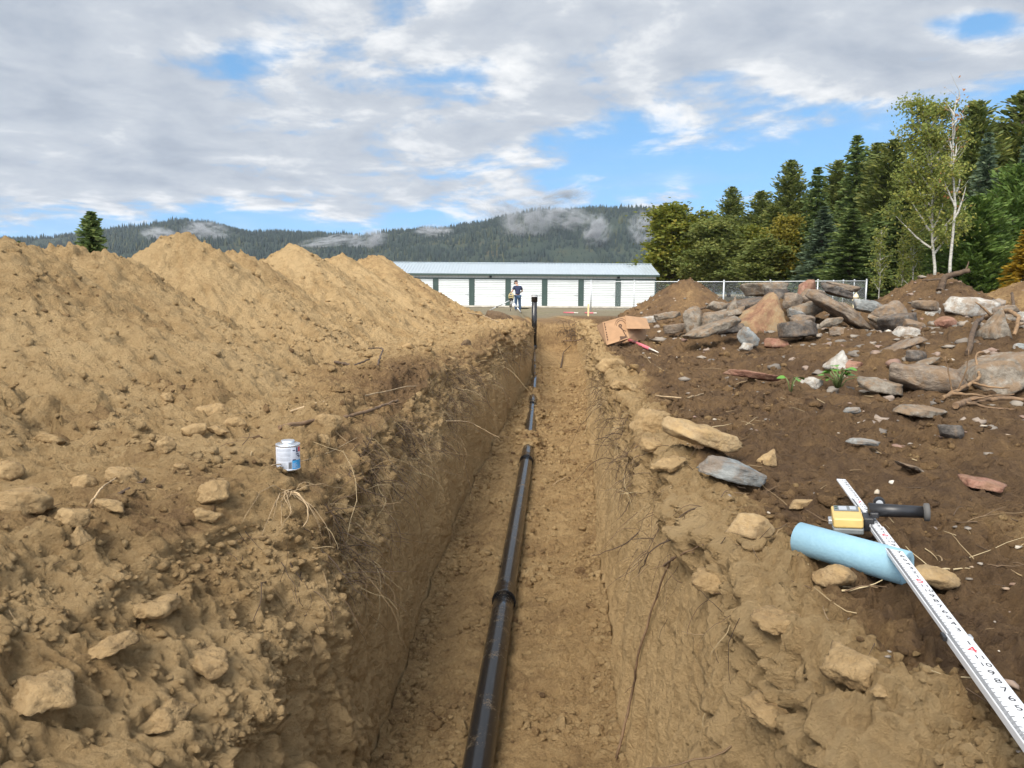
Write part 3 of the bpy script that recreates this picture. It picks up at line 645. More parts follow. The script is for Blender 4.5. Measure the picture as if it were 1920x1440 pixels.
def broadleaf(seed, H=9., spread=.32, nbr=18, first=.15, leaves=9000, size=.12, clump=.55, up=.8, lean=(0, 0), sub=4):
    r = np.random.default_rng(seed); tr_, br = skeleton(r, H, lean, nbr, spread, first, up); tb = MB()
    tb.tube([tuple(p) for p in tr_], [H * .0078 * (1 - .9 * i / 8) + .01 for i in range(9)], 8)
    tips = []
    for q in br:
        tb.tube([tuple(p) for p in q], [H * .0055 * (1 - .85 * i / 5) + .006 for i in range(6)], 5, False)
        for s_ in range(sub):
            i = int(r.integers(1, 6)); p = q[i]; d = unit(r.normal(0, 1, 3) + unit(q[-1] - q[0]) * .9); L = H * .075 * r.uniform(.5, 1.3)
            e = [p, p + d * L * .5 + r.normal(0, .05, 3), p + d * L]; tb.tube([tuple(v) for v in e], [.014, .010, .005], 4, False)
            for s2 in np.linspace(.25, 1, 4): tips.append(p + d * L * s2)
        for s2 in np.linspace(.35, 1, 6): tips.append(q[0] + (q[-1] - q[0]) * s2)
    for s2 in np.linspace(max(first, .5), 1, 10): tips.append(np.array([np.interp(s2 * 8, range(9), tr_[:, c]) for c in range(3)]))
    tips = np.array(tips); wgt = r.random(len(tips)) ** 1.3 + .12; pick = r.choice(len(tips), leaves, p=wgt / wgt.sum())
    C = tips[pick] + r.normal(0, 1, (leaves, 3)) * clump * np.array([1, 1, .75]) * r.uniform(.3, 1, (leaves, 1))
    ax = unit(r.normal(0, 1, (leaves, 3)) + np.array([0, 0, -.2])); bb = unit(np.cross(ax, r.normal(0, 1, (leaves, 3)))); sz = (size * r.uniform(.6, 1.25, leaves))[:, None]
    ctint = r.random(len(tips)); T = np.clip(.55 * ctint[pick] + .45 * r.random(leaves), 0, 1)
    return C, ax * sz, bb * sz * .7, T, tb
PROTO = {}
def proto(key, data, leafm, bark, nm):
    C, A, B, T, tb = data
    crown = leaf_quads(C, A, B, T, nm + '_crown', leafm); o = tb.build('trunk', bark, None, True); tm = o.data; bpy.data.objects.remove(o)
    PROTO[key] = (crown, tm, float(C[:, 2].max()))
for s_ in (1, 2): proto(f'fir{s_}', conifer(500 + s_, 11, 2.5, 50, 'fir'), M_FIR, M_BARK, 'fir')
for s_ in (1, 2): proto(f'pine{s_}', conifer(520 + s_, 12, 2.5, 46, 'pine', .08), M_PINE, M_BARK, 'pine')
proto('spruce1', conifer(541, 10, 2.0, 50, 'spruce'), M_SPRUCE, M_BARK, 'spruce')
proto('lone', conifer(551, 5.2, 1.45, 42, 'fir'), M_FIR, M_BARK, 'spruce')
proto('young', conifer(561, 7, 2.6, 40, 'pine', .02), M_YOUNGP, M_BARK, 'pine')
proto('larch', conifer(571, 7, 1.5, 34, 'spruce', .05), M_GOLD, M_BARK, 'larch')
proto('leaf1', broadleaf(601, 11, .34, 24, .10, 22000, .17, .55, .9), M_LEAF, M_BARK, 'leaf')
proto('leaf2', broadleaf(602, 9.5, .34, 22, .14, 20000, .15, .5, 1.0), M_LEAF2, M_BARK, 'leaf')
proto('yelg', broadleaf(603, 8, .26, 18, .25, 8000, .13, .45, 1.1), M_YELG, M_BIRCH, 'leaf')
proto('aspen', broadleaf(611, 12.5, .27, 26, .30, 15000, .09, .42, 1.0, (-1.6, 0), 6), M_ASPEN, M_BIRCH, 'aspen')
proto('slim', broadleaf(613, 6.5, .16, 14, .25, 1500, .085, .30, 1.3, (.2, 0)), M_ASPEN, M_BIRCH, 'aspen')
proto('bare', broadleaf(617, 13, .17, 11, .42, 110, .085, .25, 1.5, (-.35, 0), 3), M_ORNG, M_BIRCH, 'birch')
GT = {'conifer': 'conifers of the wood on the right', 'broad': 'broadleaf trees of the wood on the right'}
def tree(name, key, px, ytop, d, label, wpx=None, grp='conifer', rz=None, base=None):
    crown, tm, h = PROTO[key]; p = at(px, 560, d); gx_, gy_ = p[0], p[1]
    g = (bz_(gx_, gy_)) if base is None else base
    top = at(px, ytop, d)[2]; s_ = (top - g) / h
    o = empty(name, (gx_, gy_, g), label, 'tree', grp and GT.get(grp, grp), (0, 0, random.uniform(0, 6.28) if rz is None else rz))
    sw = s_
    if wpx: 
        c = np.empty(len(crown.vertices) * 3, np.float32); crown.vertices.foreach_get('co', c); c = c.reshape(-1, 3); wid = 2 * np.percentile(np.hypot(c[:, 0], c[:, 1]), 97); wpx = wpx * (1.28 if d > 44 else 1.05)
        sw = (wpx / FPX * d) / wid
    o.scale = (sw, sw, s_)
    link('crown', crown, o); link('trunk', tm, o); return o
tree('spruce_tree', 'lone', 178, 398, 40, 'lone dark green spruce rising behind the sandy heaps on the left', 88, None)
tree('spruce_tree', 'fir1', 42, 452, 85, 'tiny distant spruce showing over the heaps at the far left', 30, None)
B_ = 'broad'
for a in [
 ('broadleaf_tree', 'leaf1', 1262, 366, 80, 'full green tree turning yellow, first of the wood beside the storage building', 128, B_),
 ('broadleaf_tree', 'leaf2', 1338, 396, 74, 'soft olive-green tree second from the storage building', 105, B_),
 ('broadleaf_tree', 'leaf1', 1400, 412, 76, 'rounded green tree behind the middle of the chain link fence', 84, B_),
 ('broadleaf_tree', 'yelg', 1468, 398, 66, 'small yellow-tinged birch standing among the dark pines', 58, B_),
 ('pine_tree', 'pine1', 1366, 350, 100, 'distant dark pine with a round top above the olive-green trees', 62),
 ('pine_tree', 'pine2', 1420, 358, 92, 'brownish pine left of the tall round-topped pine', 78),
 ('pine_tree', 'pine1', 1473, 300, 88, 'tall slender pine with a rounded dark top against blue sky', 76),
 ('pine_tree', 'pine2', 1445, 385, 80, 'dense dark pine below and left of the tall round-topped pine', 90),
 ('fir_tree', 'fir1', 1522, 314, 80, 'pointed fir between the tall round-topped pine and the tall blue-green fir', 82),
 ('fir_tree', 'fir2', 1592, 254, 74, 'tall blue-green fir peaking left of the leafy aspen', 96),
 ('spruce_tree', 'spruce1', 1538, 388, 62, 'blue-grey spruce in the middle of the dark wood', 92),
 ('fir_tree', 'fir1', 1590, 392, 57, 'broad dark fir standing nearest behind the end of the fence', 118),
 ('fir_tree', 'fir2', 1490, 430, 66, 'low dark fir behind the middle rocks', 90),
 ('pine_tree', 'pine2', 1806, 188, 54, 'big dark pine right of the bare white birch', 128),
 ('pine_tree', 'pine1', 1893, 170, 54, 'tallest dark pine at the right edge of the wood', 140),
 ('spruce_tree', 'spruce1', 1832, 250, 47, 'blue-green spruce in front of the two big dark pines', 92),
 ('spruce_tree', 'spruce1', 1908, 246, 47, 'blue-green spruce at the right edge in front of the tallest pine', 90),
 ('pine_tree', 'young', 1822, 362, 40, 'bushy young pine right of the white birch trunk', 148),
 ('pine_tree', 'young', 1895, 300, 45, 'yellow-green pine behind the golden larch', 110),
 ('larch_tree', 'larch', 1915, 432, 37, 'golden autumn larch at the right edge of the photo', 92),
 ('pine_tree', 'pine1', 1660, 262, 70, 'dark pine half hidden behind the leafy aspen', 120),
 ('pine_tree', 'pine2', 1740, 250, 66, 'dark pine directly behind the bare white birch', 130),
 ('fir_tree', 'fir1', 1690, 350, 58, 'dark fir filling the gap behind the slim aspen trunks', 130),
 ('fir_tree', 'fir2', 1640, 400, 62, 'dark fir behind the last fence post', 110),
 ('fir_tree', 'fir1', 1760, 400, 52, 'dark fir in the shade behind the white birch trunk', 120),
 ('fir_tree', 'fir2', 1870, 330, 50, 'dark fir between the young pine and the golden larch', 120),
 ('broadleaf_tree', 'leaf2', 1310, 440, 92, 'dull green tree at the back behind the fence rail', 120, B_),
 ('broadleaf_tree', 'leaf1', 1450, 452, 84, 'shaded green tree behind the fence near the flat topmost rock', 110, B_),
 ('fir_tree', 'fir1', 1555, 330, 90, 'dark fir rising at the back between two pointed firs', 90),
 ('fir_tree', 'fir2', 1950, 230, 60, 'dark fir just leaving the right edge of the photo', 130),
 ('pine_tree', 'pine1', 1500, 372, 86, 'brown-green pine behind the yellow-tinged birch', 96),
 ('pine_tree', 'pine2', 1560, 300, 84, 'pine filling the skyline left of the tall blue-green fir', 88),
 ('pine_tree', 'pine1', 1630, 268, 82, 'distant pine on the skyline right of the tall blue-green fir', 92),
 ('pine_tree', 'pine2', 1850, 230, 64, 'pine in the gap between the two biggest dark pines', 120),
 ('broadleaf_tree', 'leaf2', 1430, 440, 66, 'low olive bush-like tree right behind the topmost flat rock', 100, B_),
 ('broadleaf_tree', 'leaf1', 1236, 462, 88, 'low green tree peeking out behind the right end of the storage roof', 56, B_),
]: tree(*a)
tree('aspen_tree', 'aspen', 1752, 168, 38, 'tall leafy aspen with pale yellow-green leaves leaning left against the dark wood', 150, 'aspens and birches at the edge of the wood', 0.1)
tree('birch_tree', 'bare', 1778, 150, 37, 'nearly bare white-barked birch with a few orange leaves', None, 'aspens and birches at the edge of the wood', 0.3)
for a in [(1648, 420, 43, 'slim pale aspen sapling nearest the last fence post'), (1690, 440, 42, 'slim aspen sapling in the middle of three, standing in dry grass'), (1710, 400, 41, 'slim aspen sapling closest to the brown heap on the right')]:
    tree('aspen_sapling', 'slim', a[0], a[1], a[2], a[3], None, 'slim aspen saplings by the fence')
# dry grass beyond the fence corner: nobody could count it
r = np.random.default_rng(77); n = 16000
gx_ = r.uniform(12, 30, n); gy_ = r.uniform(34, 62, n); hh = r.uniform(.25, .85, n) * (0.6 + .5 * perlin2(gx_ * .5, gy_ * .5, 5))
C = np.stack([gx_, gy_, base_z(gx_, gy_) + hh / 2], -1); A = np.stack([r.normal(0, .12, n), r.normal(0, .12, n), hh / 2], -1); an = r.uniform(0, 3.14, n); B = np.stack([np.cos(an), np.sin(an), 0 * an], -1) * .016
M_GRASS = leafmat('dry_grass', (.14, .12, .045), (.25, .20, .08), (.36, .28, .12), .4)
go = link('dry_grass', leaf_quads(C, A, B, r.random(n), 'dry_grass', M_GRASS, True), kind='stuff')
# ================================================================ HILLS
M_HILL, t, bs = mat_new('forested_hill'); P_ = t.node('ShaderNodeTexCoord').outputs['Object']
t.l.new(t.ramp(t.noise(P_, .012, 7, .7), [(.35, (.010, .022, .017)), (.55, (.020, .034, .020)), (.68, (.055, .05, .022)), (.78, (.075, .052, .028))]), bs.inputs['Base Color']); bs.inputs['Roughness'].default_value = 1
HD = 2300.
RIDGE = [(-900, 470), (-400, 455), (0, 447), (95, 449), (150, 441), (205, 433), (270, 423), (340, 417), (400, 423), (470, 432), (560, 438), (640, 443), (700, 446), (750, 437), (810, 431), (860, 424), (910, 415), (960, 405), (1010, 399), (1060, 395), (1120, 391), (1190, 392), (1240, 402), (1330, 415), (1480, 420), (1800, 430), (2400, 440), (3200, 470)]
hxs = np.linspace(-900, 3200, 330); n_up = 46
XX, ZZ, YY = [], [], []
top_y = np.interp(hxs, [p[0] for p in RIDGE], [p[1] + 8 for p in RIDGE])
tops = np.array([at(a, b2, HD) for a, b2 in zip(hxs, top_y)])
fr = np.linspace(0, 1, n_up)
prof = np.sin(fr * math.pi / 2) ** .8
HXg = np.repeat(tops[None, :, 0], n_up, 0); HYg = (HD - 900 + 900 * fr)[:, None] + 0 * HXg
HZg = -2 + (tops[None, :, 2] + 2) * prof[:, None]
HXg = HXg * (HYg / HD)
wob = sstep(fr, 0.05, .4)[:, None] * (1 - sstep(fr, .75, 1.0))[:, None]
HZg = HZg + wob * 26 * fbm2(HXg * .004, HYg * .004, 4, 900) 
# the back slope
BK = 12; HXg = np.concatenate([HXg] + [tops[None, :, 0] * (1 + .02 * k) for k in range(1, BK)]); HYg = np.concatenate([HYg] + [np.full((1, len(hxs)), HD + 60. * k) for k in range(1, BK)]); HZg = np.concatenate([HZg] + [np.maximum(-5, tops[None, :, 2] * (1 - (k / (BK - 1)) ** 1.4)) for k in range(1, BK)])
nh, mh = HXg.shape; ii = np.arange(nh * mh).reshape(nh, mh)
HV = np.stack([HXg, HYg, HZg], -1)
HILLS = link('hills', mesh_np('hills', HV.reshape(-1, 3), np.stack([ii[:-1, :-1], ii[:-1, 1:], ii[1:, 1:], ii[1:, :-1]], -1).reshape(-1, 4), M_HILL, True), kind='structure')
r = np.random.default_rng(5); NT_ = 30000
fi = r.uniform(1, n_up + 1, NT_); fj = r.uniform(40, 220, NT_)
fi[:4200] = n_up - 1 + r.uniform(-1.5, .4, 4200)
i0 = fi.astype(int); j0 = fj.astype(int); a_ = (fi - i0)[:, None]; b_ = (fj - j0)[:, None]
pos = (HV[i0, j0] * (1 - b_) + HV[i0, j0 + 1] * b_) * (1 - a_) + (HV[i0 + 1, j0] * (1 - b_) + HV[i0 + 1, j0 + 1] * b_) * a_
hgt = r.uniform(8, 19, NT_) * (0.8 + .5 * perlin2(pos[:, 0] * .01, pos[:, 1] * .01, 6)); clear_ = fbm2(pos[:, 0] * .004, pos[:, 1] * .006, 3, 44) > .30
hgt = np.where(clear_ & (np.arange(NT_) > 4200), hgt * .35, hgt); rd = hgt * r.uniform(.16, .25, NT_); rt = r.uniform(0, 6.28, NT_)
Vs = []; 
for k in range(5): Vs.append(pos + np.stack([rd * np.cos(rt + k * 1.2566), rd * np.sin(rt + k * 1.2566), 0 * rd - 1], -1))
for k in range(5): Vs.append(pos + np.stack([rd * .62 * np.cos(rt + k * 1.2566 + .6), rd * .62 * np.sin(rt + k * 1.2566 + .6), hgt * .42], -1))
Vs.append(pos + np.stack([0 * rd, 0 * rd, hgt], -1)); Vs = np.stack(Vs, 1); base_ = (np.arange(NT_) * 11)[:, None]
fc_ = []
for k in range(5):
    k2 = (k + 1) % 5; fc_ += [(k, k2, 5 + k), (k2, 5 + k2, 5 + k), (5 + k, 5 + k2, 10)]
Ff = (base_[:, :, None] + np.array(fc_)[None]).reshape(-1, 3)
tn = np.clip(.5 * r.random(NT_) + .5 * (fbm2(pos[:, 0] * .006, pos[:, 1] * .008, 3, 45) + .35) + .45 * (r.random(NT_) < .06) * (1 - (fi / n_up)), 0, 1)
M_HFOR = leafmat('hill_conifers', (.006, .016, .016), (.013, .028, .023), (.060, .066, .025), .05)
link('hill_forest', mesh_np('hill_forest', Vs.reshape(-1, 3), Ff, M_HFOR, False, {'tint': np.repeat(tn, 11)}), kind='stuff')
bpy.context.view_layer.update()
# low cloud wisps caught on the hillside
M_MIST, t, bs = mat_new('mist'); t.n.remove(bs); P_ = t.node('ShaderNodeTexCoord').outputs['Object']
ln_ = t.vmath('LENGTH', P_); ln_ = t.n[-1].outputs['Value']
oi = t.node('ShaderNodeObjectInfo').outputs['Random']; P2 = t.vmath('ADD', P_, t.node('ShaderNodeCombineXYZ', inp={0: t.math('MULTIPLY', oi, 40), 1: 0, 2: 0}).outputs[0])
fall = t.smooth(ln_, 1.0, .25); nz_ = t.smooth(t.noise(P2, 2.0, 7, .66, .8), .46, .72)
vol = t.node('ShaderNodeVolumePrincipled', inp={'Color': (.95, .96, .98, 1), 'Density': t.math('MULTIPLY', t.math('MULTIPLY', fall, nz_), .13), 'Anisotropy': .2})
t.l.new(vol.outputs[0], [n for n in t.n if n.type == 'OUTPUT_MATERIAL'][0].inputs[1])
bm = bmesh.new(); bmesh.ops.create_icosphere(bm, subdivisions=3, radius=1.0); mist_me = bpy.data.meshes.new('low_cloud'); bm.to_mesh(mist_me); bm.free(); mist_me.materials.append(M_MIST)
for (px_, py_, sw_, sh_, d_) in [(985, 412, 58, 46, 2050), (1118, 432, 34, 34, 1850), (1060, 408, 60, 26, 2080), (690, 450, 46, 20, 2050), (385, 434, 52, 22, 2080), (815, 434, 45, 14, 2100), (1205, 428, 34, 36, 1800), (300, 440, 40, 16, 2000), (620, 452, 70, 12, 2080), (955, 400, 66, 30, 2350), (1050, 372, 80, 22, 2420)]:
    hh_ = cast(CAMP, ray(px_, py_ + sh_ * .4), [HILLS]); d_ = (hh_[0].y - 75) if hh_ and d_ < 2200 else d_
    o = link('low_cloud', mist_me, kind='stuff'); o.location = at(px_, py_, d_); k_ = d_ / FPX; o.scale = (sw_ * k_ * 1.0, 50, sh_ * k_ * 1.1); o.rotation_euler = (0, random.uniform(-.3, .3), 0)
# ================================================================ ROCKS
def mat_rock(name, cols, scale=9, dust=.72, dustc=(0.22, 0.142, 0.080), rough=.85, streak=1.0):
    m, t, b = mat_new(name); P_ = t.node('ShaderNodeTexCoord').outputs['Object']; oi = t.node('ShaderNodeObjectInfo').outputs['Random']
    off = t.vmath('ADD', P_, t.node('ShaderNodeCombineXYZ', inp={0: t.math('MULTIPLY', oi, 37.0), 1: t.math('MULTIPLY', oi, 11.0), 2: 0}).outputs[0])
    mp = t.node('ShaderNodeMapping', inp={'Vector': off, 'Scale': (1, 1, streak)}).outputs[0]
    n = t.noise(mp, scale, 8, .65, .6); n2 = t.noise(off, scale * 5, 6, .7)
    c = t.ramp(t.math('ADD', n, t.math('MULTIPLY', t.math('SUBTRACT', n2, .5), .45)), [(.30, cols[0]), (.45, cols[1]), (.58, cols[2]), (.72, cols[3])])
    sz = t.node('ShaderNodeSeparateXYZ', inp={0: t.node('ShaderNodeNewGeometry').outputs['Normal']}).outputs[2]
    dn = t.math('ADD', t.noise(off, scale * 1.3, 6, .7), t.math('MULTIPLY', sz, .07))
    c = t.mix(t.math('MULTIPLY', t.smooth(dn, .47, .62), dust), c, dustc)
    t.l.new(c, b.inputs['Base Color']); b.inputs['Roughness'].default_value = rough; b.inputs['Specular IOR Level'].default_value = .3
    bump(t, b, t.math('ADD', t.noise(mp, scale * 4, 9, .7), t.math('MULTIPLY', n, .6)), .9, .018); return m
RM = {
 'grey': mat_rock('grey_gneiss', [(.095, .080, .064), (.185, .158, .124), (.265, .232, .188), (.37, .33, .275)]),
 'brown': mat_rock('brown_gneiss', [(.09, .07, .055), (.17, .135, .105), (.24, .195, .15), (.32, .26, .20)], streak=2.5),
 'orange': mat_rock('orange_stained_rock', [(.15, .075, .048), (.25, .138, .080), (.31, .215, .115), (.28, .225, .155)], 5, .45),
 'white': mat_rock('white_quartz_rock', [(.22, .20, .17), (.38, .36, .32), (.47, .45, .41), (.56, .54, .50)], 8, .6),
 'tan': mat_rock('tan_sandy_rock', [(.22, .145, .072), (.32, .22, .115), (.40, .285, .155), (.46, .345, .20)], 11, .5, (.45, .30, .135), .95),
 'slate': mat_rock('blue_grey_slate', [(.11, .115, .115), (.21, .22, .215), (.30, .31, .30), (.37, .37, .36)], 6, .55, streak=3),
 'red': mat_rock('reddish_rock', [(.16, .075, .05), (.25, .125, .085), (.33, .18, .13), (.38, .24, .18)], 10, .45),
 'dark': mat_rock('dark_rock', [(.035, .032, .03), (.08, .07, .062), (.13, .115, .10), (.20, .18, .16)], 9, .4),  # dark stone, also carrying the shadow on the overhanging grey slab
 'dirt': mat_rock('dark_soil_clod', [(.06, .04, .025), (.10, .066, .04), (.14, .095, .055), (.20, .135, .075)], 14, .2, rough=.98),
 'clod': mat_rock('sandy_clod', [(.22, .14, .066), (.31, .21, .102), (.38, .26, .130), (.45, .315, .162)], 14, .5, (.33, .225, .112), .98),
}
def _ico(sub):
    bm = bmesh.new(); bmesh.ops.create_icosphere(bm, subdivisions=sub, radius=1.0)
    V = np.array([v.co[:] for v in bm.verts]); F_ = np.array([[v.index for v in f.verts] for f in bm.faces]); bm.free(); return V, F_
ICO = {k: _ico(k) for k in (1, 2, 3, 4, 5)}
def rock_mesh(seed, size, shape='block', sub=4, rough_=1.0):
    r = np.random.default_rng(seed); V, F_ = ICO[sub]
    if shape == 'slab':
        pn = [(0, 0, 1), (0, 0, -1)]; pd = [.55, .55]; k = 9
        for i in range(k):
            a = 6.283 * i / k + r.uniform(-.3, .3); pn.append((math.cos(a), math.sin(a), r.uniform(-.5, .4))); pd.append(r.uniform(.72, 1.0))
        pn += [(r.normal(0, .25), r.normal(0, .25), 1)]; pd += [.56]
    elif shape == 'wedge':
        pn = [(-.72, -.1, .66), (.93, -.2, .30), (.1, -.93, .36), (0, 1, .3), (0, 0, -1), (-.2, -.75, .75), (-1, -.3, 0), (.6, -.6, .5)]; pd = [.42, .62, .62, .7, .8, .72, .85, .74]
    else:
        k = {'block': 15, 'round': 22}[shape]
        pn = r.normal(0, 1, (k, 3)); pd = r.uniform(.66, .95, k)
        if shape == 'block':
            pn = np.concatenate([pn, [(0, 0, 1), (0, 0, -1), (1, .1, .15), (-1, -.1, .1), (.1, -1, .2), (0, 1, 0)]]); pd = np.concatenate([pd, r.uniform(.62, .8, 6)])
    pn = unit(np.array(pn, float))
    if shape in ('block', 'round'): pn = pn @ np.array(Matrix.Rotation(r.uniform(-.45, .45), 3, 'X') @ Matrix.Rotation(r.uniform(-.35, .35), 3, 'Y') @ Matrix.Rotation(r.uniform(0, 3), 3, 'Z'))
    pd = np.array(pd)
    dt = V @ pn.T; q = np.where(dt > .05, pd / np.maximum(dt, .05), 9.0); kk = 75 if shape != 'round' else 12
    rr = -np.log(np.sum(np.exp(-kk * q), 1)) / kk + .02
    Pp = V * rr[:, None]; mn, mxx = Pp.min(0), Pp.max(0); Pp = (Pp - (mn + mxx) / 2) / (mxx - mn) * np.array(size)[None]
    L = float(np.mean(size)); s = Pp / L
    n = sum(w_ * (perlin2(s[:, 0] * f + seed, s[:, 1] * f + s[:, 2] * f * .7, seed) + perlin2(s[:, 1] * f + 3.3, s[:, 2] * f + seed + s[:, 0] * .6 * f, seed + 1)) for f, w_ in ((2.2, .03), (5, .020), (11, .016), (24, .012), (50, .006)))
    if shape == 'slab': n = n + .02 * np.round(3 * perlin2(s[:, 2] * 9 + 5, s[:, 0] * .8, seed)) / 3
    Pp = Pp + V * (n * L * rough_)[:, None]
    return mesh_np('rock', Pp, F_, None, True)
SEED = [1000]
def rock(x0, y0, x1, y1, col, shape, label, tilt=0, group=None, depth=None, sink=.12, name='rock', d=None, sub=4, hk=1.0, cat=None, wk=1.0):
    """a stone filling the box of the photo, standing on the ground there"""
    SEED[0] += 1
    if group == GRK: e_ = (x1 - x0) * .09; x0 -= e_; x1 += e_; y0 -= (y1 - y0) * .10
    p = hit((x0 + x1) / 2, y1 - 1)[0] if d is None else Vector(at((x0 + x1) / 2, y1, d))
    k = p.y / FPX; w_ = (x1 - x0) * k; h_ = (y1 - y0) * k
    c, s = abs(math.cos(R(tilt))), abs(math.sin(R(tilt)))
    if tilt and abs(c * c - s * s) > .15:                                       # undo the turn: box of the turned stone -> its own length and height
        L = (w_ * c - h_ * s) / (c * c - s * s); H = (h_ * c - w_ * s) / (c * c - s * s)
        L = max(L, .75 * max(w_, h_)); H = max(H, .28 * min(w_, h_))
    else: L, H = w_, h_
    dep = depth if depth else 0.75 * (L + H) / 2 if shape != 'slab' else .7 * L
    down = (CAMZ - p.z) / p.y
    H *= hk; Hn = max(H - dep * max(down, 0) * .75, H * .55)
    me = rock_mesh(SEED[0], (L * wk, dep, Hn), shape, sub, 2.0 if name == 'clod' else 1.0); me.materials.append(RM[col])
    o = link(name, me); o.rotation_euler = (random.uniform(-.08, .08), R(tilt), random.uniform(-.25, .25))
    o.location = p + Vector((0, dep * .35, (h_ * .5 if tilt else Hn * .5) - Hn * (sink + (.20 if name == 'clod' else 0))))
    tag(o, label, cat or {'rock': 'rock', 'boulder': 'boulder', 'clod': 'clod', 'flat_rock': 'rock'}.get(name, 'rock'), group); return o
GRK = 'broken rocks heaped on the right'; GCL = 'sandy lumps on the left bank'
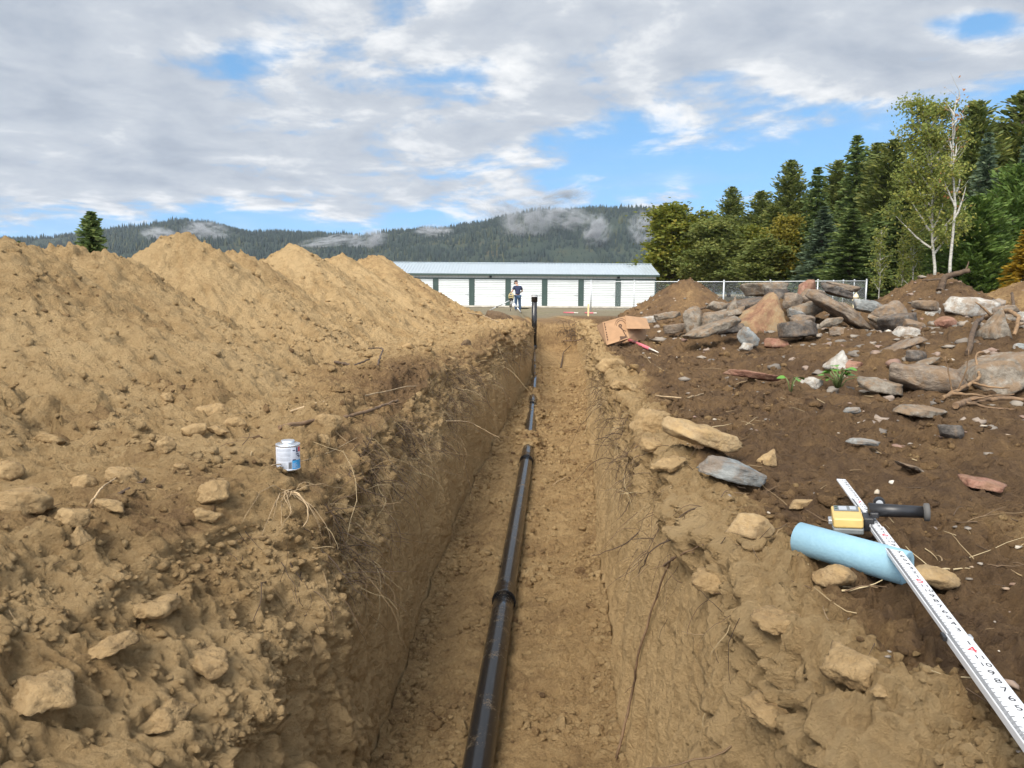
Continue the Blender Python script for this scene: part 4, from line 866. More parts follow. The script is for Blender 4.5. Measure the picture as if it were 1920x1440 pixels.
for a in [
 (1400, 529, 1486, 552, 'grey', 'slab', 'flat grey slab lying topmost on the heap of broken rocks', -1, GRK, None, .1, 'flat_rock', 10.2),
 (1500, 524, 1535, 566, 'red', 'block', 'reddish-brown upright rock right of the topmost flat slab', 0, GRK, None, .1, 'rock', 10.3),
 (1508, 540, 1548, 572, 'brown', 'block', 'purplish-brown rock behind the long tilted boulder', 0, GRK, None, .1, 'rock', 9.7),
 (1372, 553, 1470, 585, 'dark', 'slab', 'dark overhanging slab left of the orange wedge', -9, GRK, None, .1, 'flat_rock', 9.2),  # grey slab, its shadow put into the dark stone colour
 (1473, 548, 1505, 580, 'brown', 'block', 'small brown rock wedged right of the orange wedge top', 0, GRK, None, .1, 'rock', 9.1),
 (1388, 546, 1490, 622, 'orange', 'wedge', 'large orange-stained triangular rock standing in the rock heap', 0, GRK, .55, .1, 'boulder', 8.6),
 (1526, 544, 1632, 624, 'brown', 'block', 'long brown boulder tilted down to the right on the rock heap', 32, GRK, .50, .12, 'boulder', 8.6),
 (1486, 562, 1545, 600, 'grey', 'block', 'jagged grey rock between the orange wedge and the long boulder', -12, GRK, None, .1, 'rock', 8.9),
 (1610, 560, 1665, 590, 'slate', 'slab', 'blue-grey slab behind the right end of the long tilted boulder', 12, GRK, None, .1, 'flat_rock', 9.2),
 (1282, 571, 1324, 624, 'grey', 'block', 'upright tan-grey block at the left end of the rock heap', -14, GRK, None, .1, 'boulder', 8.7),
 (1318, 584, 1368, 614, 'grey', 'slab', 'flat grey slab right of the upright tan-grey block', -4, GRK, None, .1, 'flat_rock', 8.5),
 (1290, 592, 1390, 644, 'grey', 'slab', 'long pale slab tilted up to the right below the upright block', -20, GRK, None, .12, 'flat_rock', 7.9),
 (1388, 612, 1420, 655, 'slate', 'block', 'small grey shard leaning on the soil under the orange wedge', -35, GRK, None, .1, 'rock', 7.7),
 (1468, 601, 1536, 636, 'dark', 'slab', 'dark flat rock jutting out below the orange wedge', -5, GRK, None, .05, 'flat_rock', 7.9),
 (1438, 632, 1482, 654, 'red', 'block', 'crumbled brick-red rock below the dark jutting slab', 0, GRK, None, .2, 'rock'),
 (1562, 604, 1640, 640, 'brown', 'block', 'rounded brown rock half buried under the long tilted boulder', 10, GRK, None, .4, 'rock', 7.9),
 (1646, 562, 1710, 620, 'brown', 'round', 'rounded brown boulder left of the big white rock', 0, GRK, None, .1, 'boulder', 8.4),
 (1652, 585, 1728, 622, 'dark', 'slab', 'dark slab with a pale upper edge leaning below the rounded boulder', -8, GRK, None, .1, 'flat_rock', 8.0),
 (1790, 553, 1872, 594, 'white', 'block', 'big white rock on the front slope of the brown heap', 4, GRK, None, .15, 'boulder'),
 (1738, 576, 1766, 592, 'white', 'slab', 'small white stone left of the big white rock', 0, GRK, None, .2, 'rock'),
 (1890, 583, 1935, 604, 'white', 'slab', 'pale slab at the right edge beside the lighter heap', 3, GRK, None, .1, 'flat_rock'),
 (1852, 578, 1900, 632, 'grey', 'wedge', 'pointed grey rock right of the big white rock', 0, GRK, None, .1, 'rock'),
 (1676, 606, 1730, 646, 'white', 'block', 'pale rock with a white left face in the middle of the slope', -6, GRK, None, .15, 'rock', 7.0),
 (1735, 624, 1782, 660, 'grey', 'block', 'pale grey rock right of the white-faced rock', 0, GRK, None, .15, 'rock', 6.8),
 (1640, 632, 1732, 690, 'brown', 'slab', 'brown slab with a pale tip slanting up to the right', -28, GRK, None, .12, 'flat_rock', 6.2),
 (1744, 642, 1800, 678, 'slate', 'slab', 'blue-grey slab right of the slanting brown slab', 16, GRK, None, .12, 'flat_rock', 6.3),
 (1806, 630, 1848, 676, 'brown', 'round', 'round brown stone under the broken root', 0, GRK, None, .12, 'rock', 6.2),
 (1846, 626, 1905, 678, 'grey', 'block', 'grey rock at the right edge above the largest tan-grey boulder', 8, GRK, None, .12, 'boulder', 6.3),
 (1888, 600, 1945, 660, 'grey', 'round', 'grey boulder cut by the right edge of the photo', 0, GRK, None, .12, 'boulder', 6.6),
 (1816, 660, 1884, 716, 'grey', 'block', 'tan-grey rock between the largest boulder and the round brown stone', -12, GRK, None, .12, 'boulder', 5.6),
 (1840, 652, 1965, 758, 'grey', 'block', 'largest tan-grey boulder at the right edge', -14, GRK, .45, .1, 'boulder', 4.9),
 (1692, 674, 1836, 752, 'brown', 'block', 'big brown-grey boulder lying in front of the splintered stick', 8, GRK, .38, .08, 'boulder', 4.9),
 (1612, 703, 1708, 746, 'grey', 'slab', 'flat pale rock left of the big brown-grey boulder', 10, GRK, None, .2, 'flat_rock'),
 (1686, 756, 1780, 788, 'grey', 'slab', 'low pale slab sunk in the soil below the big brown-grey boulder', 6, GRK, None, .25, 'flat_rock'),
 (1555, 655, 1599, 690, 'white', 'wedge', 'small angular white rock above the green seedling', 0, GRK, None, .15, 'rock'),
 (1372, 690, 1468, 722, 'red', 'slab', 'flat pinkish-red slab left of the small leaf shoot', 9, GRK, .25, .2, 'flat_rock'),
 (1504, 703, 1544, 729, 'white', 'block', 'small white stone left of the green seedling', 0, GRK, None, .2, 'rock'),
 (1580, 672, 1618, 690, 'red', 'block', 'small reddish stone right of the angular white rock', 0, GRK, None, .3, 'rock'),
 (1584, 760, 1614, 780, 'slate', 'block', 'small grey stone alone on the dark soil below the seedling', -8, GRK, None, .2, 'rock'),
 (1764, 790, 1814, 828, 'dark', 'block', 'dark grey stone on the open soil on the right', 10, GRK, None, .15, 'rock'),
 (1598, 821, 1652, 840, 'slate', 'slab', 'thin pale slate chip on the open soil', 4, GRK, None, .2, 'rock'),
 (1690, 866, 1738, 894, 'brown', 'slab', 'brown flat stone above the red stone', 22, GRK, None, .2, 'rock'),
 (1818, 893, 1895, 926, 'red', 'slab', 'brick-red flat stone among straw twigs on the right', 6, GRK, None, .25, 'rock'),
 (1236, 771, 1406, 864, 'tan', 'block', 'largest tan sandstone rock on the right lip of the trench', 15, None, .22, .12, 'boulder'),
 (1308, 846, 1448, 922, 'slate', 'slab', 'blue-grey slate block in front of the largest tan rock', 12, None, .16, .12, 'flat_rock'),
 (1424, 833, 1468, 876, 'tan', 'wedge', 'small tan stone right of the slate block', 10, None, None, .15, 'rock'),
 (1362, 952, 1464, 1022, 'tan', 'block', 'angular tan rock left of the blue roll', 3, None, .10, .12, 'rock'),
 (1530, 1044, 1614, 1102, 'tan', 'round', 'lumpy tan stone in front of the blue roll', 0, None, None, .12, 'rock'),
 (1712, 1046, 1820, 1126, 'tan', 'round', 'smooth rounded tan stone beside the grade rod', 12, None, .11, .12, 'rock'),
 (1636, 1008, 1668, 1030, 'tan', 'block', 'little tan stone under the laser receiver', 0, None, None, .2, 'rock'),
 (1632, 1262, 1690, 1312, 'clod', 'block', 'broken sandy lump at the front edge of the right bank', 10, None, None, .3, 'clod'),
 (1480, 930, 1530, 958, 'tan', 'slab', 'flat tan stone above the blue roll', -8, None, None, .25, 'rock'),
 (344, 878, 432, 952, 'clod', 'block', 'big angular sandy lump left of the glue can', -16, GCL, None, .12, 'clod'),
 (352, 938, 418, 982, 'clod', 'block', 'sandy lump just in front of the big angular lump', 14, GCL, None, .15, 'clod'),
 (94, 934, 162, 984, 'clod', 'block', 'square sandy lump on the left bank near the edge of the photo', 0, GCL, None, .15, 'clod'),
 (108, 970, 164, 1022, 'clod', 'wedge', 'wedge-shaped sandy lump below the square lump', -10, GCL, None, .15, 'clod'),
 (168, 924, 232, 962, 'clod', 'block', 'low lump right of the square lump', 10, GCL, None, .2, 'clod'),
 (-30, 886, 82, 958, 'clod', 'block', 'broad sandy lump cut by the left edge, the lower of two', 0, GCL, None, .15, 'clod'),
 (-30, 846, 38, 900, 'clod', 'round', 'rounded sandy lump cut by the left edge, resting above the broad one', 0, GCL, None, .1, 'clod'),
 (60, 800, 118, 834, 'clod', 'round', 'smooth oval lump lying alone on the left slope', 8, GCL, None, .15, 'clod'),
 (288, 806, 330, 852, 'clod', 'block', 'pointed lump standing tilted on the left bank', -38, GCL, None, .1, 'clod'),
 (338, 780, 384, 814, 'clod', 'round', 'rounded lump above the tilted pointed lump', 0, GCL, None, .2, 'clod'),
 (380, 788, 430, 818, 'clod', 'block', 'low broad lump in the row above the glue can', 16, GCL, None, .25, 'clod'),
 (414, 768, 460, 800, 'clod', 'round', 'lump at the right end of the row above the glue can', 0, GCL, None, .25, 'clod'),
 (366, 738, 424, 780, 'clod', 'round', 'larger lump behind the row of lumps, at the heap foot', 0, GCL, None, .25, 'clod'),
 (126, 870, 176, 914, 'clod', 'round', 'round lump above the square lump', 0, GCL, None, .2, 'clod'),
 (186, 868, 258, 904, 'clod', 'slab', 'flat crusted lump beside the dark stick on the left bank', 4, GCL, None, .2, 'clod'),
 (322, 862, 348, 882, 'clod', 'round', 'small pale lump between the big angular lump and the crusted lump', 0, GCL, None, .2, 'clod'),
 (586, 754, 640, 796, 'clod', 'round', 'yellowish lump beside the long root on the left bank', 0, GCL, None, .25, 'clod'),
 (294, 728, 322, 752, 'clod', 'block', 'small lump on the slope of the tall pointed heap', 0, GCL, None, .2, 'clod'),
 (584, 800, 622, 838, 'clod', 'block', 'pale angular lump up and right of the glue can', -12, GCL, None, .2, 'clod'),
 (860, 630, 884, 648, 'dirt', 'round', 'dark soil clod on the left bank far along the trench', 0, None, None, .2, 'clod'),
 (750, 636, 778, 654, 'clod', 'round', 'rounded lump at the foot of the far heaps', 0, GCL, None, .2, 'clod'),
 (930, 646, 946, 660, 'clod', 'round', 'small round stone on the far left lip of the trench', 0, GCL, None, .2, 'clod'),
 (1176, 738, 1266, 806, 'clod', 'block', 'big crumbly sandy lump at the lip left of the largest tan rock', -10, 'sandy lumps along the right lip', .2, .3, 'clod'),
 (1196, 806, 1252, 846, 'clod', 'block', 'sandy lump below the big crumbly lump on the right lip', 8, 'sandy lumps along the right lip', .12, .3, 'clod'),
 (1222, 846, 1300, 890, 'clod', 'slab', 'flat crusted sandy lump on the lip left of the slate block', -14, 'sandy lumps along the right lip', .14, .3, 'clod'),
 (1118, 656, 1176, 690, 'clod', 'round', 'rounded sandy lump on the right lip in front of the cardboard box', 0, 'sandy lumps along the right lip', .2, .3, 'clod'),
 (1146, 702, 1196, 732, 'clod', 'block', 'small sandy lump between the cardboard box and the big crumbly lump', 10, 'sandy lumps along the right lip', .15, .3, 'clod'),
 (1296, 1040, 1392, 1112, 'clod', 'block', 'sandy lump on the right lip below the angular tan rock', 6, 'sandy lumps along the right lip', .12, .4, 'clod'),
 (1556, 1178, 1664, 1300, 'clod', 'block', 'tall sandy lump rising at the near right lip beside the grade rod', -8, 'sandy lumps along the right lip', .12, .35, 'clod'),
 (1420, 1100, 1520, 1170, 'clod', 'round', 'broad sandy lump in front of the lumpy tan stone', 0, 'sandy lumps along the right lip', .12, .45, 'clod'),
 (1390, 1270, 1520, 1372, 'clod', 'block', 'lowest sandy lump on the near right bank', 14, 'sandy lumps along the right lip', .13, .45, 'clod'),
 (-20, 1236, 120, 1350, 'clod', 'block', 'crusty sandy lump cut by the left edge near the bottom', 6, GCL, .16, .35, 'clod'),
 (150, 1176, 240, 1244, 'clod', 'block', 'crusty lump left of the near trench wall, below the large crumbly one', -12, GCL, .12, .35, 'clod'),
 (330, 1190, 430, 1276, 'clod', 'block', 'crumbly lump hanging on the near left slope above the trench', 16, GCL, .12, .4, 'clod'),
 (236, 1290, 340, 1372, 'clod', 'wedge', 'lowest crumbly lump on the near left slope', -8, GCL, .12, .4, 'clod'),
 (225, 1084, 330, 1180, 'clod', 'block', 'large crumbly block on the near left bank', -20, GCL, .14, .35, 'clod'),
]: rock(*a)
for a in [
 (1404, 566, 1440, 590, 'brown', 'slab', 'brown slab propped behind the left shoulder of the orange wedge', -22, GRK, None, .1, 'flat_rock', 9.0),
 (1340, 574, 1400, 600, 'grey', 'slab', 'broad grey slab above the long pale tilted slab', -14, GRK, None, .1, 'flat_rock', 8.9),
 (1478, 578, 1520, 604, 'slate', 'slab', 'slate slab resting right against the orange wedge foot', 18, GRK, None, .1, 'flat_rock', 8.4),
 (1560, 528, 1616, 548, 'brown', 'slab', 'brown slab on the skyline left of the last fence posts', 10, GRK, None, .1, 'flat_rock', 10.3),
 (1632, 590, 1662, 612, 'grey', 'slab', 'grey slab between the long tilted boulder and the rounded boulder', 28, GRK, None, .1, 'flat_rock', 8.2),
 (1716, 560, 1764, 584, 'brown', 'slab', 'brown slab behind the small white stone', 8, GRK, None, .1, 'flat_rock', 8.7),
 (1620, 656, 1668, 680, 'red', 'slab', 'reddish slab below the low brown stone', -16, GRK, None, .12, 'flat_rock', 6.6),
 (1722, 668, 1766, 690, 'grey', 'slab', 'grey slab behind the right end of the big brown-grey boulder', -20, GRK, None, .12, 'flat_rock', 5.7),
 (1776, 690, 1830, 716, 'slate', 'slab', 'slate slab leaning between the two biggest right-hand boulders', 24, GRK, None, .12, 'flat_rock', 5.5),
 (1866, 570, 1912, 592, 'brown', 'slab', 'brown slab above the pointed grey rock', -10, GRK, None, .12, 'flat_rock', 8.6),
 (1700, 626, 1738, 646, 'grey', 'slab', 'flat grey piece right of the white-faced rock foot', 12, GRK, None, .12, 'flat_rock', 6.9),
 (1426, 556, 1462, 576, 'grey', 'slab', 'grey slab peeking over the orange wedge on its left', -12, GRK, None, .1, 'flat_rock', 9.6),
 (1248, 604, 1288, 624, 'brown', 'slab', 'brown flat stone left of the upright tan-grey block', -6, GRK, None, .2, 'flat_rock', 9.0),
 (1830, 700, 1866, 724, 'dark', 'block', 'dark stone under the left edge of the largest tan-grey boulder', 0, GRK, None, .15, 'rock', 5.3),
 (1330, 562, 1378, 588, 'grey', 'block', 'grey rock behind the dark overhanging slab, at its left end', 8, GRK, None, .1, 'rock', 9.4),
 (1350, 604, 1396, 630, 'dark', 'block', 'dark rock in the shade left of the orange wedge foot', -10, GRK, None, .1, 'rock', 8.3),
 (1545, 530, 1600, 560, 'dark', 'slab', 'dark slab behind the top end of the long tilted boulder', 16, GRK, None, .1, 'flat_rock', 10.0),
 (1438, 540, 1478, 562, 'dark', 'slab', 'dark slab supporting the topmost flat slab', 4, GRK, None, .1, 'flat_rock', 9.9),
 (1486, 588, 1530, 610, 'brown', 'block', 'brown stone between the dark jutting slab and the long tilted boulder', 0, GRK, None, .1, 'rock', 8.3),
 (1540, 590, 1580, 616, 'grey', 'block', 'grey stone wedged under the middle of the long tilted boulder', -14, GRK, None, .15, 'rock', 8.3),
 (1366, 556, 1386, 584, 'grey', 'wedge', 'narrow pale upright stone at the left end of the dark overhanging slab', 0, GRK, None, .1, 'rock', 8.95),
 (1390, 640, 1412, 656, 'white', 'block', 'small pale stone below the leaning grey shard', 0, GRK, None, .2, 'rock', 7.4),
 (1612, 640, 1650, 660, 'brown', 'slab', 'low brown stone left of the slanting brown slab', -8, GRK, None, .25, 'rock', 7.0),
 (1700, 596, 1742, 626, 'brown', 'block', 'brown rock beside the dark slab with a pale edge', 10, GRK, None, .15, 'rock', 7.7),
 (1760, 590, 1800, 612, 'red', 'block', 'reddish stone at the lower left corner of the big white rock', 0, GRK, None, .2, 'rock', 7.9),
 (1872, 690, 1925, 720, 'brown', 'block', 'brown stone lodged on top of the largest tan-grey boulder', -6, GRK, None, .1, 'rock', 5.4),
 (1784, 606, 1826, 634, 'grey', 'block', 'grey stone below the big white rock', -12, GRK, None, .15, 'rock', 7.2),
 (1900, 640, 1960, 690, 'slate', 'block', 'slate-grey boulder at the right edge above the brown lodged stone', 6, GRK, None, .12, 'boulder', 5.9),
 (1700, 652, 1742, 682, 'dark', 'block', 'dark stone behind the big brown-grey boulder', 8, GRK, None, .15, 'rock', 5.9),
 (1196, 592, 1230, 606, 'white', 'slab', 'thin pale slab lying behind the cardboard box', -6, GRK, None, .15, 'flat_rock', 10.8),
 (1232, 582, 1276, 600, 'grey', 'slab', 'thin grey slab between the conical heap and the cardboard box', -10, GRK, None, .15, 'flat_rock', 10.6),
]: rock(*a)
# far dark root-bound clump by the tripod
cl = rock(908, 576, 966, 604, 'dirt', 'round', 'dark clump of sod and roots left of the tripod foot', 0, None, .5, .2, 'sod_clump', 19.0, 4, 1.0, 'sod clump')
# ================================================================ LOOSE CRUMBS, CHIPS, TWIGS, ROOTS (nobody could count them)
allV = P.reshape(-1, 3); allS = np.clip(soil, 0, 1).reshape(-1); side = np.repeat(np.arange(NC)[None], NR, 0).reshape(-1)
def scatter(name, pts, sizes, so, mat, seed, sub=1, flat=.75, attr='soil'):
    r = np.random.default_rng(seed); V, F_ = ICO[sub]; n = len(pts); nv = len(V)
    q = V[None] * (1 + r.uniform(-.45, .40, (n, nv, 1))) * r.uniform(.6, 1.25, (n, 1, 3)) * np.array([1, 1, flat])
    a = r.uniform(0, 6.28, n); c, s = np.cos(a)[:, None], np.sin(a)[:, None]
    q = np.stack([q[..., 0] * c - q[..., 1] * s, q[..., 0] * s + q[..., 1] * c, q[..., 2]], -1) * sizes[:, None, None] + pts[:, None]
    F2 = (F_[None] + (np.arange(n) * nv)[:, None, None]).reshape(-1, 3)
    at_ = {attr: np.repeat(so, nv)}
    if attr == 'soil': at_['field'] = np.zeros(n * nv)
    return link(name, mesh_np(name, q.reshape(-1, 3), F2, mat, sub > 1, at_), kind='stuff')
r = np.random.default_rng(99)
okb = np.nonzero(((side < iW1 - 6) | (side >= iR + 6) | ((side > iF + 6) & (side < iW2 - 6))) & (allV[:, 1] > .5) & (allV[:, 1] < 15) & (np.abs(allV[:, 0]) < 7))[0]
clus = sstep(fbm2(allV[okb, 0] * 1.6, allV[okb, 1] * 1.6, 3, 71), -.15, .4) + .12
def pick(n, wgt, pool): return pool[r.choice(len(pool), n, replace=False, p=wgt / wgt.sum())]
k = pick(26000, clus, okb); sz = np.exp(r.normal(-5.05, .5, len(k))) * (0.7 + .16 * allV[k, 1]); sz = np.minimum(sz, .03)
scatter('soil_crumbs', allV[k] + np.array([0, 0, .15]) * sz[:, None], sz, np.clip(allS[k] + r.normal(-.05, .18, len(k)), 0, 1), M_SOIL, 1)
nw_ = np.nonzero((side >= iW1) & (side < iF - 8) & (tw.reshape(-1) < .4) & (allV[:, 1] > .7) & (allV[:, 1] < 3.2))[0]
kw = nw_[r.choice(len(nw_), 3500, replace=False, p=(lambda q: q / q.sum())(.15 + sstep(fbm2(allV[nw_, 1] * 2.2, allV[nw_, 2] * 2.2, 3, 74), -.1, .4)))]; szw = np.minimum(np.exp(r.normal(-5.0, .6, len(kw))), .022)
scatter('soil_crumbs', allV[kw], szw, np.clip(allS[kw] + r.normal(-.05, .15, len(kw)), 0, 1), M_SOIL, 11)
foot_ = np.nonzero((((side > iF) & (side < iF + 16)) | ((side < iW2) & (side > iW2 - 16))) & (allV[:, 1] > 1.5) & (allV[:, 1] < 13))[0]
kw = foot_[r.choice(len(foot_), 2600, replace=False)]; szw = np.minimum(np.exp(r.normal(-4.5, .5, len(kw))), .032) * (.8 + .05 * allV[kw, 1])
scatter('soil_crumbs', allV[kw], szw, np.clip(allS[kw] + r.normal(-.1, .15, len(kw)), 0, 1), M_SOIL, 12)
k = pick(1500, clus ** 2 * (allV[okb, 1] > 1.3), okb); sz = np.exp(r.normal(-3.85, .35, len(k))) * (0.6 + .12 * allV[k, 1]); sz = np.minimum(sz, .055)
scatter('soil_lumps', allV[k], sz, np.clip(allS[k] + r.normal(-.08, .15, len(k)), 0, 1), M_SOIL, 2, 2)
hv, hs = [], []
for o in HEAPS:
    me = o.data; c = np.empty(len(me.vertices) * 3, np.float32); me.vertices.foreach_get('co', c); c = c.reshape(-1, 3) + np.array(o.location); s_ = np.empty(len(c), np.float32); me.attributes['soil'].data.foreach_get('value', s_)
    hv.append(c); hs.append(s_)
hv = np.concatenate(hv); hs = np.concatenate(hs); wh = (sstep(fbm2(hv[:, 0] * 1.2, hv[:, 1] * 1.2, 3, 72), -.2, .4) + .1) * (sstep(hv[:, 2], .75, .1) + .25)
k = r.choice(len(hv), 26000, replace=False, p=wh / wh.sum()); sz = np.minimum(np.exp(r.normal(-4.6, .5, len(k))) * (.55 + .09 * hv[k, 1]), .05)
scatter('slope_crumbs', hv[k], sz, np.clip(hs[k] + r.normal(-.04, .15, len(k)), 0, 1), M_SOIL, 3)
M_CHIP, t, bs = mat_new('stone_chip'); t.l.new(t.ramp(t.node('ShaderNodeAttribute', attribute_name='tint').outputs['Fac'], [(0, (.14, .12, .10)), (.4, (.27, .23, .185)), (.66, (.22, .135, .10)), (.78, (.38, .30, .20)), (1, (.50, .46, .40))]), bs.inputs['Base Color']); bs.inputs['Roughness'].default_value = .8
okr = np.nonzero((side >= iR + 14) & (allV[:, 1] > .9) & (allV[:, 1] < 12) & (allV[:, 0] < 8))[0]
k = pick(1100, np.ones(len(okr)), okr); pts = allV[k]; kh = np.nonzero(hv[:, 0] > 1)[0]; kk = kh[r.choice(len(kh), 700, replace=False)]; pts = np.concatenate([pts, hv[kk]])
sz = np.minimum(np.exp(r.normal(-5.0, .55, len(pts))) * (.7 + .17 * pts[:, 1]), .045)
scatter('stone_chips', pts, sz, r.random(len(pts)), M_CHIP, 5, 1, .5, 'tint')
n_ = 620; fx_ = r.normal(4.6, 1.5, n_); fy_ = r.normal(8.2, 1.5, n_); fx_[:200] = r.uniform(1.6, 6, 200); fy_[:200] = r.uniform(3.2, 8, 200)
ok_ = (fx_ > 1.3) & (fy_ > 2.5); fx_, fy_ = fx_[ok_], fy_[ok_]; fz_ = np.array([gz(a_, b_) for a_, b_ in zip(fx_, fy_)])
szf = np.minimum(np.exp(r.normal(-3.0, .45, len(fx_))), .12)
scatter('rock_fragments', np.stack([fx_, fy_, fz_], -1), np.minimum(szf * .8, .0105 * fy_), r.random(len(fx_)) ** 1.2 * .66, M_CHIP, 15, 2, .5, 'tint')
M_STRAW, t, bs = mat_new('root_and_straw'); t.l.new(t.ramp(t.node('ShaderNodeAttribute', attribute_name='tint').outputs['Fac'], [(0, (.055, .034, .02)), (.5, (.15, .095, .05)), (.8, (.30, .21, .11)), (1, (.48, .38, .22))]), bs.inputs['Base Color']); bs.inputs['Roughness'].default_value = .85
def strands(name, paths, rads, tint, kind='stuff', n=4):
    """many thin tubes as one mesh: paths (N, m, 3)"""
    paths = np.asarray(paths, float); N_, m, _ = paths.shape; tg = unit(np.gradient(paths, axis=1)); ref = unit(np.cross(tg, np.array([.3, .5, .81]))); bi = np.cross(tg, ref)
    a = np.arange(n) * 2 * np.pi / n; tap = np.linspace(1, .35, m)[None, :, None, None]
    ring = paths[:, :, None] + (ref[:, :, None] * np.cos(a)[None, None, :, None] + bi[:, :, None] * np.sin(a)[None, None, :, None]) * np.asarray(rads)[:, None, None, None] * tap
    ii = np.arange(N_ * m * n).reshape(N_, m, n); F2 = np.stack([ii[:, :-1], np.roll(ii, -1, 2)[:, :-1], np.roll(ii, -1, 2)[:, 1:], ii[:, 1:]], -1).reshape(-1, 4)
    return link(name, mesh_np(name, ring.reshape(-1, 3), F2, M_STRAW, True, {'tint': np.repeat(tint, m * n)}), kind=kind)
def walkers(p0, d0, L, m, wob, sag, seed):
    r = np.random.default_rng(seed); p = np.array(p0, float); d = unit(np.array(d0, float)); out = [p]
    for i in range(m - 1):
        d = unit(d + r.normal(0, wob, p.shape) + np.array([0, 0, -1.]) * sag); p = p + d * (np.asarray(L)[:, None] / (m - 1)); out.append(p)
    return np.stack(out, 1)
# hanging roots at the top of both trench walls
twf = tw.reshape(-1)
for nm, cond, nx, cnt, sd_ in (('fine_roots', (side >= iW1) & (side < iF) & (twf < .34) & (allV[:, 1] > 2.3) & (allV[:, 1] < 13), 1, 1500, 31), ('fine_roots', (side >= iW2) & (side < iR) & (twf < .30) & (allV[:, 1] > 1.5) & (allV[:, 1] < 14), -1, 520, 32)):
    pool = np.nonzero(cond)[0]; wgt = .08 + sstep(fbm2(allV[pool, 1] * 1.9, twf[pool] * 2, 3, 81), .0, .45); k = pick(cnt, wgt, pool); p0 = allV[k]
    d0 = np.stack([nx * np.abs(r.normal(.5, .35, cnt)), r.normal(-.15, .5, cnt), r.normal(-.25, .5, cnt)], -1); L = np.exp(r.normal(-1.75, .45, cnt)) * (.7 + .05 * p0[:, 1])
    strands(nm, walkers(p0 - unit(d0) * .02, d0, L, 9, .20, .13, sd_), np.exp(r.normal(-6.85, .4, cnt)) * (1 + .07 * p0[:, 1]), r.random(cnt) ** 2.0)
# straw and twig litter
pool = np.nonzero(((side >= iR + 4) | ((side < iW1 - 4) & (allV[:, 0] > -2.2))) & (allV[:, 1] > .9) & (allV[:, 1] < 11) & (allV[:, 0] < 7))[0]
wgt = np.where(side[pool] >= iR, 1.0, .30) * (.25 + sstep(fbm2(allV[pool, 0] * 1.3, allV[pool, 1] * 1.3, 3, 83), -.1, .4)); k = pick(1300, wgt, pool); cnt = len(k)
an = r.uniform(0, 6.28, cnt); d0 = np.stack([np.cos(an), np.sin(an), r.normal(.1, .28, cnt)], -1); L = np.exp(r.normal(-2.7, .5, cnt)) * (.8 + .10 * allV[k, 1])
strands('twig_litter', walkers(allV[k] + np.array([0, 0, .006]), d0, L, 6, .14, .03, 33), np.exp(r.normal(-6.75, .4, cnt)) * (1 + .10 * allV[k, 1]), r.random(cnt))
# ---------------------------------------------------------------- single roots and sticks
def mat_wood(name, c): return mat_plain(name, c, .85, var=.35, scale=25, dirt=.3, bumpd=.004)
M_ROOT = mat_wood('brown_root', (.17, .105, .058)); M_PALE = mat_wood('pale_root', (.36, .26, .15)); M_DSTICK = mat_wood('dark_stick', (.085, .055, .034)); M_SPLIT = mat_wood('splintered_wood', (.21, .13, .068))
def smoothpath(pts, n=28, jit=0.0):
    pts = np.array(pts, float); s = np.concatenate([[0], np.cumsum(np.linalg.norm(np.diff(pts, axis=0), axis=1))]); q = np.linspace(0, s[-1], n); o = np.stack([np.interp(q, s, pts[:, c]) for c in range(3)], -1)
    for _ in range(3): o[1:-1] = (o[:-2] + 2 * o[1:-1] + o[2:]) / 4
    if jit: o[1:-1] += RNG.normal(0, jit, (n - 2, 3))
    return o
def root(pix, r0, r1, mat, label, name='root', cat='root', lift=None, jit=.003, extra=()):
    """a root or stick through points of the photo that lie on the soil; lift raises each point off it"""
    pts = []
    for i, q in enumerate(pix):
        h, nrm = hit(*q); l = (lift[i] if lift else r0 * .8); pts.append(np.array(h + nrm * l))
    pth = smoothpath(pts, 30, min(jit, r0 * .3)); m = MB(); m.tube([tuple(p) for p in pth], [r0 + (r1 - r0) * i / 29 for i in range(30)], 7)
    for (i, dx_, dy_, dz_, rr) in extra:
        a = pth[i]; e = smoothpath([a, a + np.array([dx_, dy_, dz_]) * .5 + RNG.normal(0, .008, 3), a + np.array([dx_, dy_, dz_])], 10, .002); m.tube([tuple(p) for p in e], [rr * (1 - .06 * j) for j in range(10)], 5)
    c = Vector(tuple(pth[0])); m.v = [tuple(Vector(v) - c) for v in m.v]
    o = m.build(name, mat, None, True); o.location = c; tag(o, label, cat); return o
root([(525, 802), (580, 792), (650, 782), (700, 768), (745, 752)], .010, .007, M_ROOT, 'long brown root lying across the left bank above the glue can', extra=((20, .1, -.05, .02, .004),))
root([(545, 772), (600, 760), (690, 740), (760, 728), (812, 728)], .006, .003, M_PALE, 'thin pale root curving over the left bank behind the long brown root', lift=[.01, .02, .05, .05, .01])
root([(832, 790), (862, 800), (900, 812), (932, 832)], .006, .002, M_PALE, 'pale root sticking out of the left wall halfway along the trench', lift=[.0, .10, .17, .16], extra=((8, .22, -.1, -.10, .0035), (16, .10, .05, -.08, .0025)))
root([(630, 680), (665, 690), (690, 676)], .012, .006, M_DSTICK, 'short dark root on the left bank at the foot of the far heaps', lift=[.01, .03, .02])
root([(708, 685), (707, 668), (708, 662)], .008, .005, M_DSTICK, 'dark twig standing upright on the far left bank', 'stick', 'stick', lift=[.0, .09, .13])
root([(212, 932), (240, 918), (274, 900)], .0065, .004, M_DSTICK, 'dark stick lying on the left bank right of the square lump', 'stick', 'stick')
root([(168, 946), (190, 920), (216, 900)], .003, .002, M_PALE, 'thin straw leaning up beside the dark stick on the left', 'stick', 'stick', lift=[.0, .02, .035])
root([(505, 880), (560, 872), (620, 852), (668, 822)], .0022, .0014, M_PALE, 'thin pale straw leaning across the front of the glue can', 'stick', 'stick', lift=[.02, .03, .03, .01])
